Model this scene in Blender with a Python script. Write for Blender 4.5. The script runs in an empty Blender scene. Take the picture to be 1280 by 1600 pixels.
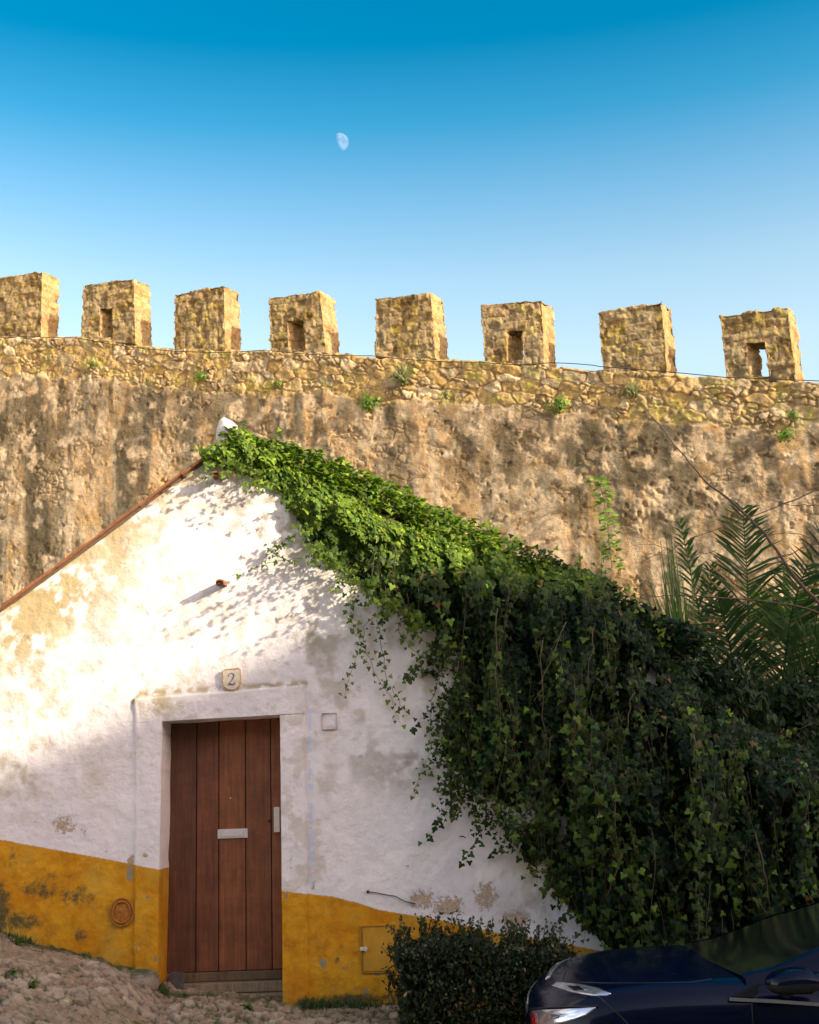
import bpy, bmesh, math, random
import numpy as np
from mathutils import Matrix, Vector

# ------------------------------------------------------------------ camera, sky, sun, exposure
scene = bpy.context.scene
COL = scene.collection
F = 1900.0                     # focal length in pixels of the 1280x1600 photograph
EYE = np.array([0.0, 0.0, 1.54])
PITCH, ROLL = math.radians(13.0), math.radians(-2.0)
cam_d = bpy.data.cameras.new('camera')
cam = bpy.data.objects.new('camera', cam_d)
COL.objects.link(cam)
CAMM = (Matrix.Rotation(math.pi/2 + PITCH, 4, 'X') @ Matrix.Rotation(ROLL, 4, 'Z'))
cam.matrix_world = Matrix.Translation(EYE.tolist()) @ CAMM
cam_d.sensor_fit = 'VERTICAL'; cam_d.sensor_height = 36; cam_d.sensor_width = 28.8
cam_d.lens = F/1600*36
cam_d.clip_start = .05; cam_d.clip_end = 9000
scene.camera = cam
RC = np.array(CAMM.to_3x3())

SUN_AZ = math.radians(-31.0)   # measured from +X
SUN_EL = math.radians(19.0)
SDIR = np.array([math.cos(SUN_AZ)*math.cos(SUN_EL), math.sin(SUN_AZ)*math.cos(SUN_EL), math.sin(SUN_EL)])
sl = bpy.data.lights.new('sun', 'SUN'); sl.energy = 3.5; sl.angle = math.radians(.9); sl.color = (1, .87, .68)
so = bpy.data.objects.new('sun', sl); COL.objects.link(so)
so.rotation_euler = Vector(SDIR.tolist()).to_track_quat('Z', 'Y').to_euler()
so.location = (20, -15, 15)

world = bpy.data.worlds.new("World"); scene.world = world; world.use_nodes = True
wn, wl = world.node_tree.nodes, world.node_tree.links
sky = wn.new('ShaderNodeTexSky'); sky.sky_type = 'NISHITA'; sky.sun_disc = False
sky.sun_elevation = SUN_EL; sky.sun_rotation = math.atan2(SDIR[0], SDIR[1])
sky.air_density = 1.0; sky.dust_density = .6; sky.ozone_density = 2.0
bgn = wn['Background']; bgn.inputs[1].default_value = .15
# the photograph's film look of the clear northern sky: deep teal overhead, pale by the horizon
tc = wn.new('ShaderNodeTexCoord'); sep = wn.new('ShaderNodeSeparateXYZ'); wl.new(tc.outputs['Generated'], sep.inputs[0])
ramp = wn.new('ShaderNodeValToRGB'); wl.new(sep.outputs[2], ramp.inputs[0])
SKYSTOPS = [(0.0, (1.1, .95, .9)), (.34, (1.50, 1.25, .93)), (.40, (1.22, 1.16, .91)), (.46, (.66, .96, .88)), (.51, (.18, .77, .80)), (.56, (.0, .59, .68)), (1.0, (.0, .44, .57))]
el_ = ramp.color_ramp.elements
while len(el_) < len(SKYSTOPS): el_.new(.5)
for e, (p, c) in zip(el_, SKYSTOPS):
    e.position = p; e.color = (c[0]/2, c[1]/2, c[2]/2, 1)
SKYRAMP = ramp
# only the half of the sky away from the sun is that deep; round the sun it stays pale
nrm = wn.new('ShaderNodeVectorMath'); nrm.operation = 'DOT_PRODUCT'; wl.new(tc.outputs['Generated'], nrm.inputs[0])
nrm.inputs[1].default_value = (0, 1, 0)
mr = wn.new('ShaderNodeMapRange'); wl.new(nrm.outputs['Value'], mr.inputs[0])
mr.inputs[1].default_value = .1; mr.inputs[2].default_value = .6
dbl = wn.new('ShaderNodeVectorMath'); dbl.operation = 'SCALE'; wl.new(ramp.outputs[0], dbl.inputs[0]); dbl.inputs['Scale'].default_value = 2.0
mx = wn.new('ShaderNodeMix'); mx.data_type = 'RGBA'; wl.new(mr.outputs[0], mx.inputs[0])
mx.inputs[6].default_value = (2.35, 1.55, 1.16, 1); wl.new(dbl.outputs[0], mx.inputs[7])
mul = wn.new('ShaderNodeMix'); mul.data_type = 'RGBA'; mul.blend_type = 'MULTIPLY'; mul.inputs[0].default_value = 1
wl.new(sky.outputs[0], mul.inputs[6]); wl.new(mx.outputs[2], mul.inputs[7]); wl.new(mul.outputs[2], bgn.inputs[0])

vs = scene.view_settings
vs.view_transform = 'Standard'; vs.look = 'None'; vs.gamma = 1; vs.exposure = 1.19
scene.render.engine = 'CYCLES'
scene.cycles.max_bounces = 6; scene.cycles.transparent_max_bounces = 12

# ------------------------------------------------------------------ pixel <-> world helpers (photograph pixels, 1280x1600)
def ray(px, py):
    px, py = np.broadcast_arrays(np.asarray(px, float), np.asarray(py, float))
    d = np.stack([(px-640)/F, -(py-800)/F, -np.ones_like(px)], -1)
    return d @ RC.T
def hit(px, py, p0, n):
    d = ray(px, py); n = np.asarray(n, float)
    t = ((np.asarray(p0, float)-EYE) @ n)/(d @ n)
    return EYE + d*np.asarray(t)[..., None]
def at(px, py, Y):
    d = ray(px, py); return EYE + d*(np.asarray(Y, float)/d[..., 1])[..., None]
def proj(p):
    q = (np.asarray(p, float)-EYE) @ RC
    return 640+F*q[..., 0]/(-q[..., 2]), 800-F*q[..., 1]/(-q[..., 2])

YF = 9.3                                    # plane of the whitewashed front
TH = math.radians(20)                       # the castle wall recedes to the left
YC = 22.0
CA = np.array([math.cos(TH), -math.sin(TH), 0]); CN = np.array([-math.sin(TH), -math.cos(TH), 0])
CP0 = np.array([0, YC, 0.])
def chit(px, py):
    p = hit(px, py, CP0, CN); return (p-CP0) @ CA, p[..., 2]
def cworld(a, z, d=0.):                     # d > 0 towards the viewer
    a = np.asarray(a, float)
    return CP0 + a[..., None]*CA + np.asarray(d)[..., None]*CN + np.asarray(z)[..., None]*np.array([0, 0, 1.])

# ------------------------------------------------------------------ noise
def _h(*ij, seed=0):
    h = np.full(np.broadcast(*ij).shape, (seed*2654435761+12345) & 0xffffffff, np.uint32)
    for k, i in enumerate(ij):
        h = h ^ (i.astype(np.int64) & 0xffffffff).astype(np.uint32)*np.uint32([73856093, 19349663, 83492791][k])
        h = (h ^ (h >> np.uint32(15)))*np.uint32(2246822519)
        h = (h ^ (h >> np.uint32(13)))*np.uint32(3266489917)
        h = h ^ (h >> np.uint32(16))
    return h.astype(np.float64)/4294967295.0
def vn(*c, seed=0):
    c = [np.asarray(x, float) for x in c]
    c = np.broadcast_arrays(*c)
    fl = [np.floor(x) for x in c]; fr = [x-f for x, f in zip(c, fl)]
    fr = [t*t*t*(t*(t*6-15)+10) for t in fr]; fl = [f.astype(np.int64) for f in fl]
    out = 0
    for m in range(1 << len(c)):
        w = 1.0; ii = []
        for k in range(len(c)):
            b = (m >> k) & 1
            w = w*(fr[k] if b else 1-fr[k]); ii.append(fl[k]+b)
        out = out + w*_h(*ii, seed=seed)
    return out
def fbm(*c, seed=0, octv=4, gain=.5):
    s = 0; a = 1.0; t = 0
    for o in range(octv):
        s = s + a*vn(*[np.asarray(x)*2**o + 17.3*o for x in c], seed=seed+o*7); t += a; a *= gain
    return s/t                                # about 0..1, mean .5
def vor(*c, seed=0, jit=.85):
    c = np.broadcast_arrays(*[np.asarray(x, float) for x in c])
    fl = [np.floor(x).astype(np.int64) for x in c]
    f1 = np.full(c[0].shape, 9.0); f2 = f1.copy(); idv = np.zeros(c[0].shape)
    D = len(c)
    for m in range(3**D):
        off = [(m//3**k) % 3-1 for k in range(D)]
        ii = [f+o for f, o in zip(fl, off)]
        d = 0
        for k in range(D):
            pk = ii[k]+.5+(_h(*ii, seed=seed+31*k+1)-.5)*jit
            d = d+(c[k]-pk)**2
        d = np.sqrt(d); idn = _h(*ii, seed=seed+99)
        nearer = d < f1
        f2 = np.where(nearer, f1, np.minimum(f2, d))
        idv = np.where(nearer, idn, idv); f1 = np.where(nearer, d, f1)
    return f1, f2, idv
def ss(x, a, b):
    t = np.clip((x-a)/(b-a), 0, 1); return t*t*(3-2*t)
def mixc(a, b, t):
    t = np.asarray(t)[..., None]; return np.asarray(a)*(1-t)+np.asarray(b)*t
def blob(px, py, cx, cy, rx, ry): return np.exp(-((px-cx)/rx)**2-((py-cy)/ry)**2)

# ------------------------------------------------------------------ mesh helpers
def tag(o, label=None, cat=None, group=None, kind=None):
    if label: o['label'] = label
    if cat: o['category'] = cat
    if group: o['group'] = group
    if kind: o['kind'] = kind
    return o
def empty(name, loc, label=None, cat=None, group=None):
    o = bpy.data.objects.new(name, None); COL.objects.link(o); o.location = [float(v) for v in loc]
    o.empty_display_size = .1
    return tag(o, label, cat, group)
def mesh(name, V, Fc, mat, parent=None, smooth=True, col=None, attrs=None, mats=None, midx=None):
    V = np.asarray(V, float).copy()
    if parent is not None:
        org = np.array(parent.matrix_basis.translation)
        pp = parent.parent
        while pp is not None:
            org = org + np.array(pp.matrix_basis.translation); pp = pp.parent
        V = V-org
    me = bpy.data.meshes.new(name)
    if isinstance(Fc, np.ndarray):
        nf, k = Fc.shape
        me.vertices.add(len(V)); me.vertices.foreach_set('co', V.astype(np.float32).ravel())
        me.loops.add(nf*k); me.loops.foreach_set('vertex_index', Fc.astype(np.int32).ravel())
        me.polygons.add(nf); me.polygons.foreach_set('loop_start', (np.arange(nf)*k).astype(np.int32))
        me.polygons.foreach_set('loop_total', np.full(nf, k, np.int32))
    else:
        me.from_pydata([tuple(v) for v in V], [], Fc)
    me.update(calc_edges=True)
    me.polygons.foreach_set('use_smooth', np.full(len(me.polygons), bool(smooth)))
    if col is not None:
        a = me.color_attributes.new('col', 'FLOAT_COLOR', 'POINT')
        c4 = np.ones((len(V), 4)); c4[:, :3] = col; a.data.foreach_set('color', c4.astype(np.float32).ravel())
    for k_, v_ in (attrs or {}).items():
        a = me.attributes.new(k_, 'FLOAT', 'POINT'); a.data.foreach_set('value', np.asarray(v_, np.float32).ravel())
    for m in (mats or [mat]): me.materials.append(m)
    if midx is not None: me.polygons.foreach_set('material_index', np.asarray(midx, np.int32))
    me.validate()
    o = bpy.data.objects.new(name, me); COL.objects.link(o)
    if parent is not None: o.parent = parent
    return o
def gridf(nr, nc, off=0, flip=False):
    i = np.arange(nr-1)[:, None]*nc+np.arange(nc-1)[None, :]
    q = np.stack([i, i+1, i+nc+1, i+nc], -1).reshape(-1, 4)+off
    return q[:, ::-1] if flip else q
class MB:
    "collects shapes into one mesh"
    def __init__(s): s.v = []; s.f = []; s.n = 0
    def add(s, V, Fs):
        V = np.asarray(V, float); s.v.append(V)
        for f in Fs: s.f.append([int(i)+s.n for i in f])
        s.n += len(V); return s
    def box(s, a, b, bev=0.0):
        a = np.minimum(a, b).astype(float); b2 = np.maximum(a, b).astype(float); b = b2
        if bev <= 0:
            V = [(x, y, z) for x in (a[0], b[0]) for y in (a[1], b[1]) for z in (a[2], b[2])]
            return s.add(V, [(0, 1, 3, 2), (4, 6, 7, 5), (0, 4, 5, 1), (2, 3, 7, 6), (0, 2, 6, 4), (1, 5, 7, 3)])
        bm = bmesh.new(); bmesh.ops.create_cube(bm, size=1)
        for v in bm.verts: v.co = [(a[k]+b[k])/2+v.co[k]*(b[k]-a[k]) for k in range(3)]
        bmesh.ops.bevel(bm, geom=list(bm.edges), offset=bev, segments=2, affect='EDGES', profile=.6)
        bm.verts.index_update()
        s.add([tuple(v.co) for v in bm.verts], [[v.index for v in f.verts] for f in bm.faces]); bm.free(); return s
    def tube(s, P, R, sides=6, caps=True):
        P = np.asarray(P, float); n = len(P); R = np.broadcast_to(np.asarray(R, float), (n,))
        T = np.gradient(P, axis=0); T /= np.linalg.norm(T, axis=1)[:, None]+1e-12
        u = np.cross(T[0], (0, 0, 1.)); 
        if np.linalg.norm(u) < .1: u = np.cross(T[0], (1., 0, 0))
        u /= np.linalg.norm(u); V = []
        for k in range(n):
            u = u-T[k]*(u@T[k]); u /= np.linalg.norm(u)+1e-12; w = np.cross(T[k], u)
            for j in range(sides):
                t = 2*math.pi*j/sides; V.append(P[k]+R[k]*(math.cos(t)*u+math.sin(t)*w))
        Fs = [(k*sides+j, k*sides+(j+1) % sides, (k+1)*sides+(j+1) % sides, (k+1)*sides+j) for k in range(n-1) for j in range(sides)]
        if caps: Fs += [tuple(range(sides))[::-1], tuple((n-1)*sides+j for j in range(sides))]
        return s.add(V, Fs)
    def build(s, name, mat, parent=None, smooth=False, **k):
        return mesh(name, np.concatenate(s.v), s.f, mat, parent, smooth, **k)
def poly_interp(pts, x, ax=0):
    p = np.array(pts, float); return np.interp(x, p[:, ax], p[:, 1-ax])
def inpoly(x, y, P):
    P = np.asarray(P, float); r = np.zeros(np.shape(x), bool); n = len(P)
    for i in range(n):
        x1, y1 = P[i]; x2, y2 = P[(i+1) % n]
        c = ((y1 > y) != (y2 > y)) & (x < (x2-x1)*(y-y1)/(y2-y1+1e-12)+x1)
        r ^= c
    return r

# ------------------------------------------------------------------ materials
def mat(name, col=(.5, .5, .5), rough=.8, nrough=.65, metal=0, var=.15, scale=8, bump=.0, bscale=40, attr=False, spec=.5, transl=0, coat=0, stretch=(1, 1, 1), emis=None, alpha_t=None):
    m = bpy.data.materials.new(name); m.use_nodes = True
    n, l = m.node_tree.nodes, m.node_tree.links
    b = n['Principled BSDF']; b.inputs['Roughness'].default_value = rough; b.inputs['Metallic'].default_value = metal
    b.inputs['Specular IOR Level'].default_value = spec; b.inputs['Coat Weight'].default_value = coat; b.inputs['Coat Roughness'].default_value = .03
    t = n.new('ShaderNodeTexCoord'); mp = n.new('ShaderNodeMapping'); l.new(t.outputs['Object'], mp.inputs[0]); mp.inputs['Scale'].default_value = stretch
    no = n.new('ShaderNodeTexNoise'); l.new(mp.outputs[0], no.inputs['Vector']); no.inputs['Scale'].default_value = scale; no.inputs['Detail'].default_value = 7; no.inputs['Roughness'].default_value = nrough
    r = n.new('ShaderNodeMapRange'); l.new(no.outputs[0], r.inputs[0]); r.inputs[1].default_value = .25; r.inputs[2].default_value = .75
    r.inputs[3].default_value = 1-var; r.inputs[4].default_value = 1+var
    mu = n.new('ShaderNodeMix'); mu.data_type = 'RGBA'; mu.blend_type = 'MULTIPLY'; mu.inputs[0].default_value = 1
    if attr:
        a = n.new('ShaderNodeAttribute'); a.attribute_name = 'col'; l.new(a.outputs['Color'], mu.inputs[6])
    else: mu.inputs[6].default_value = (*col, 1)
    l.new(r.outputs[0], mu.inputs[7]); l.new(mu.outputs[2], b.inputs['Base Color'])
    if bump:
        n2 = n.new('ShaderNodeTexNoise'); l.new(mp.outputs[0], n2.inputs['Vector']); n2.inputs['Scale'].default_value = bscale; n2.inputs['Detail'].default_value = 6; n2.inputs['Roughness'].default_value = .7
        bp = n.new('ShaderNodeBump'); bp.inputs['Strength'].default_value = 1; bp.inputs['Distance'].default_value = bump
        l.new(n2.outputs[0], bp.inputs['Height']); l.new(bp.outputs[0], b.inputs['Normal'])
    if transl:
        tr = n.new('ShaderNodeBsdfTranslucent'); ms = n.new('ShaderNodeMixShader'); ms.inputs[0].default_value = transl
        g = n.new('ShaderNodeMix'); g.data_type = 'RGBA'; g.blend_type = 'MULTIPLY'; g.inputs[0].default_value = 1
        l.new(mu.outputs[2], g.inputs[6]); g.inputs[7].default_value = (1.9, 2.1, .7, 1); l.new(g.outputs[2], tr.inputs[0])
        l.new(b.outputs[0], ms.inputs[1]); l.new(tr.outputs[0], ms.inputs[2]); l.new(ms.outputs[0], n['Material Output'].inputs[0])
    m['bsdf'] = b.name
    return m
M = {}
M['castle'] = mat('castle_stone', attr=True, rough=.95, var=.42, scale=13, bump=.026, bscale=28, spec=.1, nrough=.8)
M['cobble'] = mat('cobble_stone', attr=True, rough=.85, var=.3, scale=14, bump=.012, bscale=45, spec=.3)
M['ground'] = mat('ground_earth', (.16, .13, .09), .95, var=.4, scale=3, bump=.02, bscale=12)
M['leaf'] = mat('ivy_leaf', attr=True, rough=.5, var=.25, scale=30, spec=.22, transl=.28)
M['bush'] = mat('shrub_leaf', attr=True, rough=.5, var=.25, scale=30, spec=.2, transl=.15)
M['palm'] = mat('palm_leaf', attr=True, rough=.5, var=.25, scale=20, spec=.2, transl=.3)
M['stem'] = mat('ivy_stem', (.11, .08, .04), .85, var=.4, scale=40)
M['twig'] = mat('bare_twig', (.13, .085, .055), .85, var=.35, scale=30)
M['bark'] = mat('bark', (.12, .09, .06), .95, var=.4, scale=12, bump=.02)
M['terra'] = mat('terracotta', (.26, .105, .045), .9, var=.45, scale=11, bump=.006, bscale=30)
M['slate'] = mat('dark_wood', (.15, .11, .07), .85, var=.4, scale=10, stretch=(1, 4, 12), bump=.004, bscale=20)
M['cable'] = mat('black_cable', (.02, .02, .022), .6)
M['metal'] = mat('aged_aluminium', (.74, .68, .62), .45, metal=.1, var=.12, scale=30)
M['iron'] = mat('rusty_iron', (.32, .11, .03), .85, var=.45, scale=30, bump=.004, bscale=80)
M['hatch'] = mat('hatch_paint', (.55, .28, .014), .6, var=.22, scale=9, bump=.001, bscale=50)
M['paint'] = mat('car_paint', (.0006, .0035, .018), .2, metal=.0, var=.03, coat=.2, spec=.12)
M['black'] = mat('black_plastic', (.012, .012, .013), .4)
M['rubber'] = mat('tyre_rubber', (.02, .02, .02), .85, bump=.002)
M['chrome'] = mat('chrome', (.75, .76, .78), .12, metal=1, var=.03)
M['alloy'] = mat('alloy_wheel', (.45, .46, .48), .3, metal=1, var=.05)
M['seat'] = mat('seat_fabric', (.03, .03, .035), .9)
M['lamp'] = mat('lamp_reflector', (.7, .72, .76), .15, metal=.8, var=.2, scale=20)
M['red'] = mat('red_lens', (.5, .02, .02), .2, coat=1)
M['number'] = mat('blue_glaze', (.10, .10, .32), .35, var=.2)
M['plaque'] = mat('glazed_tile', (.70, .60, .44), .35, var=.25, scale=35, bump=.001)
M['wall2'] = mat('cream_render', (.62, .55, .45), .9, var=.2, scale=2, bump=.006, bscale=30)
M['wall3'] = mat('ochre_render', (.42, .32, .22), .9, var=.2, scale=2, bump=.006, bscale=30)
M['trim'] = mat('painted_trim', (.7, .66, .58), .7, var=.1)

def glass_mat():
    m = bpy.data.materials.new('car_glass'); m.use_nodes = True; n, l = m.node_tree.nodes, m.node_tree.links
    n.remove(n['Principled BSDF']); t = n.new('ShaderNodeBsdfTransparent'); t.inputs[0].default_value = (.05, .065, .06, 1)
    g = n.new('ShaderNodeBsdfGlossy'); g.inputs['Roughness'].default_value = .16
    fr = n.new('ShaderNodeFresnel'); fr.inputs[0].default_value = 1.3; ms = n.new('ShaderNodeMixShader')
    no = n.new('ShaderNodeTexNoise'); no.inputs['Scale'].default_value = 3
    bp = n.new('ShaderNodeBump'); bp.inputs['Distance'].default_value = .001; l.new(no.outputs[0], bp.inputs['Height']); l.new(bp.outputs[0], g.inputs['Normal'])
    l.new(fr.outputs[0], ms.inputs[0]); l.new(t.outputs[0], ms.inputs[1]); l.new(g.outputs[0], ms.inputs[2]); l.new(ms.outputs[0], n['Material Output'].inputs[0])
    return m
M['glass'] = glass_mat()

def plaster_mat():
    "whitewash with the ochre skirting; 'band' is the height above/below the painted line, 'flake' the flaking, both per vertex"
    m = bpy.data.materials.new('limewash_plaster'); m.use_nodes = True
    n, l = m.node_tree.nodes, m.node_tree.links; b = n['Principled BSDF']
    b.inputs['Roughness'].default_value = .9; b.inputs['Specular IOR Level'].default_value = .2
    t = n.new('ShaderNodeTexCoord')
    def noise(s, d=6, r=.65, stretch=None):
        x = n.new('ShaderNodeTexNoise'); x.inputs['Scale'].default_value = s; x.inputs['Detail'].default_value = d; x.inputs['Roughness'].default_value = r
        if stretch:
            mp = n.new('ShaderNodeMapping'); mp.inputs['Scale'].default_value = stretch; l.new(t.outputs['Object'], mp.inputs[0]); l.new(mp.outputs[0], x.inputs['Vector'])
        else: l.new(t.outputs['Object'], x.inputs['Vector'])
        return x.outputs[0]
    def attr(nm): a = n.new('ShaderNodeAttribute'); a.attribute_name = nm; return a
    def math_(op, a, c, cl=False):
        x = n.new('ShaderNodeMath'); x.operation = op; x.use_clamp = cl
        for i, v in enumerate((a, c)):
            if isinstance(v, (int, float)): x.inputs[i].default_value = v
            else: l.new(v, x.inputs[i])
        return x.outputs[0]
    def rng(v, a, c, lo=0, hi=1):
        x = n.new('ShaderNodeMapRange'); l.new(v, x.inputs[0]); x.inputs[1].default_value = a; x.inputs[2].default_value = c; x.inputs[3].default_value = lo; x.inputs[4].default_value = hi; return x.outputs[0]
    def mixn(f, a, c, bt='MIX'):
        x = n.new('ShaderNodeMix'); x.data_type = 'RGBA'; x.blend_type = bt
        for i, v in ((0, f), (6, a), (7, c)):
            if isinstance(v, (int, float)): x.inputs[i].default_value = v
            elif isinstance(v, tuple): x.inputs[i].default_value = (*v, 1)
            else: l.new(v, x.inputs[i])
        return x.outputs[2]
    base = attr('col').outputs['Color']
    n1 = noise(7); n2 = noise(55, 5); n3 = noise(30, 8, .8); n4 = noise(3, 5)
    c = mixn(1, base, rng(n1, .3, .7, .93, 1.04), 'MULTIPLY')
    # fine specks of dirt
    sp = rng(n3, .66, .72); c = mixn(math_('MULTIPLY', sp, .35), c, (.36, .28, .2))
    # flakes where the attribute says
    fk = math_('ADD', attr('flake').outputs['Fac'], math_('MULTIPLY', math_('SUBTRACT', n3, .5), 2.6))
    fl = rng(fk, .50, .56); c = mixn(fl, c, mixn(rng(n2, .4, .6), (.46, .31, .20), (.60, .47, .34)))
    # moss and damp
    ms = math_('ADD', attr('moss').outputs['Fac'], math_('MULTIPLY', math_('SUBTRACT', noise(15, 9, .8), .5), 2.6))
    # ochre skirting
    bd = math_('ADD', attr('band').outputs['Fac'], math_('MULTIPLY', math_('SUBTRACT', n3, .5), .028))
    bm_ = rng(bd, -.003, .003)
    och = mixn(rng(n4, .38, .62), (.60, .24, .006), (.73, .37, .018)); och = mixn(rng(n1, .46, .66, 0, .6), och, (.38, .135, .008)); och = mixn(rng(noise(2.2, 9, .75), .50, .60, 0, .6), och, (.54, .34, .05)); och = mixn(rng(noise(60, 4, .7), .56, .7, 0, .35), och, (.70, .48, .14))
    och = mixn(math_('MULTIPLY', rng(n3, .64, .7), .5), och, (.62, .46, .2))
    fk2 = math_('ADD', attr('bare').outputs['Fac'], math_('MULTIPLY', math_('SUBTRACT', n3, .5), 1.2))
    och = mixn(rng(fk2, .5, .56), och, (.33, .27, .18))
    c = mixn(bm_, c, och); c = mixn(math_('MULTIPLY', rng(fk, .46, .52), .0), c, c)
    c = mixn(rng(ms, .34, .80, 0, .9), c, mixn(rng(n2, .4, .6), (.05, .05, .025), (.11, .10, .045)))
    l.new(c, b.inputs['Base Color'])
    bp = n.new('ShaderNodeBump'); bp.inputs['Distance'].default_value = .010
    hh = math_('ADD', math_('MULTIPLY', noise(20, 6, .6), 1.0), math_('MULTIPLY', n2, .22)); hh = math_('SUBTRACT', hh, math_('MULTIPLY', fl, .15))
    l.new(hh, bp.inputs['Height']); l.new(bp.outputs[0], b.inputs['Normal'])
    return m
M['plaster'] = plaster_mat()

def wood_mat():
    m = bpy.data.materials.new('painted_door_wood'); m.use_nodes = True
    n, l = m.node_tree.nodes, m.node_tree.links; b = n['Principled BSDF']; b.inputs['Roughness'].default_value = .55
    t = n.new('ShaderNodeTexCoord'); mp = n.new('ShaderNodeMapping'); mp.inputs['Scale'].default_value = (26, 26, 1.6); l.new(t.outputs['Object'], mp.inputs[0])
    a = n.new('ShaderNodeTexNoise'); a.inputs['Scale'].default_value = 1.6; a.inputs['Detail'].default_value = 8; l.new(mp.outputs[0], a.inputs['Vector'])
    k = n.new('ShaderNodeTexNoise'); k.inputs['Scale'].default_value = 28; k.inputs['Detail'].default_value = 3; l.new(t.outputs['Object'], k.inputs['Vector'])
    at_ = n.new('ShaderNodeAttribute'); at_.attribute_name = 'col'
    r = n.new('ShaderNodeMapRange'); l.new(a.outputs[0], r.inputs[0]); r.inputs[1].default_value = .3; r.inputs[2].default_value = .7; r.inputs[3].default_value = .72; r.inputs[4].default_value = 1.25
    mu = n.new('ShaderNodeMix'); mu.data_type = 'RGBA'; mu.blend_type = 'MULTIPLY'; mu.inputs[0].default_value = 1; l.new(at_.outputs['Color'], mu.inputs[6]); l.new(r.outputs[0], mu.inputs[7])
    r2 = n.new('ShaderNodeMapRange'); l.new(k.outputs[0], r2.inputs[0]); r2.inputs[1].default_value = .70; r2.inputs[2].default_value = .74; r2.inputs[4].default_value = .75
    m2 = n.new('ShaderNodeMix'); m2.data_type = 'RGBA'; l.new(r2.outputs[0], m2.inputs[0]); l.new(mu.outputs[2], m2.inputs[6]); m2.inputs[7].default_value = (.035, .015, .01, 1)
    k3 = n.new('ShaderNodeTexNoise'); k3.inputs['Scale'].default_value = 5; k3.inputs['Detail'].default_value = 8; k3.inputs['Roughness'].default_value = .75; l.new(t.outputs['Object'], k3.inputs['Vector'])
    r3 = n.new('ShaderNodeMapRange'); l.new(k3.outputs[0], r3.inputs[0]); r3.inputs[1].default_value = .35; r3.inputs[2].default_value = .65; r3.inputs[3].default_value = .68; r3.inputs[4].default_value = 1.25
    m4 = n.new('ShaderNodeMix'); m4.data_type = 'RGBA'; m4.blend_type = 'MULTIPLY'; m4.inputs[0].default_value = 1; l.new(m2.outputs[2], m4.inputs[6]); l.new(r3.outputs[0], m4.inputs[7])
    l.new(m4.outputs[2], b.inputs['Base Color'])
    bp = n.new('ShaderNodeBump'); bp.inputs['Distance'].default_value = .003; l.new(a.outputs[0], bp.inputs['Height']); l.new(bp.outputs[0], b.inputs['Normal'])
    return m
M['wood'] = wood_mat()

# ------------------------------------------------------------------ leaves
IVY = np.array([(0, 0, 0), (.20, .20, .02), (.42, .12, .0), (.52, -.06, -.05), (.29, -.24, .0), (.22, -.46, -.02), (0, -.82, -.10),
                (-.22, -.46, -.02), (-.29, -.24, .0), (-.52, -.06, -.05), (-.42, .12, .0), (-.20, .20, .02), (0, -.22, .06)])
IVYF = [(12, i, (i+1) % 12) for i in range(12)]
OVAL = np.array([(0, .5, 0), (.22, .2, .03), (.2, -.2, .03), (0, -.5, -.04), (-.2, -.2, .03), (-.22, .2, .03)]); OVALF = [(0, 5, 4, 3), (0, 3, 2, 1)]
BLADE = np.array([(-.06, 0, 0), (.06, 0, 0), (.045, -.5, .02), (0, -1, -.1), (-.045, -.5, .02)]); BLADEF = [(0, 4, 3, 2, 1)]
def leafmesh(name, C, N, T, S, cols, tmpl, tf, m, parent=None, rs=None):
    "C centres, N normals, T the way the tip points, S sizes"
    N = N/np.linalg.norm(N, axis=1)[:, None]; T = T-N*(T*N).sum(1)[:, None]; T = T/(np.linalg.norm(T, axis=1)[:, None]+1e-9)
    B = np.cross(T, N)
    V = C[:, None, :]+S[:, None, None]*(tmpl[None, :, 0:1]*B[:, None]-tmpl[None, :, 1:2]*T[:, None]+tmpl[None, :, 2:3]*N[:, None])
    k = len(tmpl); n = len(C)
    sizes = set(len(f) for f in tf)
    col = np.repeat(cols, k, 0)
    if len(sizes) == 1:
        Fa = (np.array(tf)[None]+np.arange(n)[:, None, None]*k).reshape(-1, len(tf[0]))
        return mesh(name, V.reshape(-1, 3), Fa, m, parent, False, col=col)
R = np.random.default_rng(7)
def rnd(n, s=1.0): return R.normal(size=(n, 3))*s

# ================================================================== THE CASTLE WALL
PT = [(-200, 521), (0, 525), (130, 527), (272, 543), (419, 548), (520, 551), (585, 557), (690, 560), (756, 565), (860, 571), (941, 578), (1047, 583), (1134, 589), (1250, 595), (1280, 598), (1500, 618)]
pa, pz = chit([p[0] for p in PT], [p[1] for p in PT])
def ctop(a): return np.interp(a, pa, pz)+.03*(fbm(a*2.2, a*0, seed=3)-.5)+.05*(vn(a*4.5, a*0, seed=8)-.5)

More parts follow.
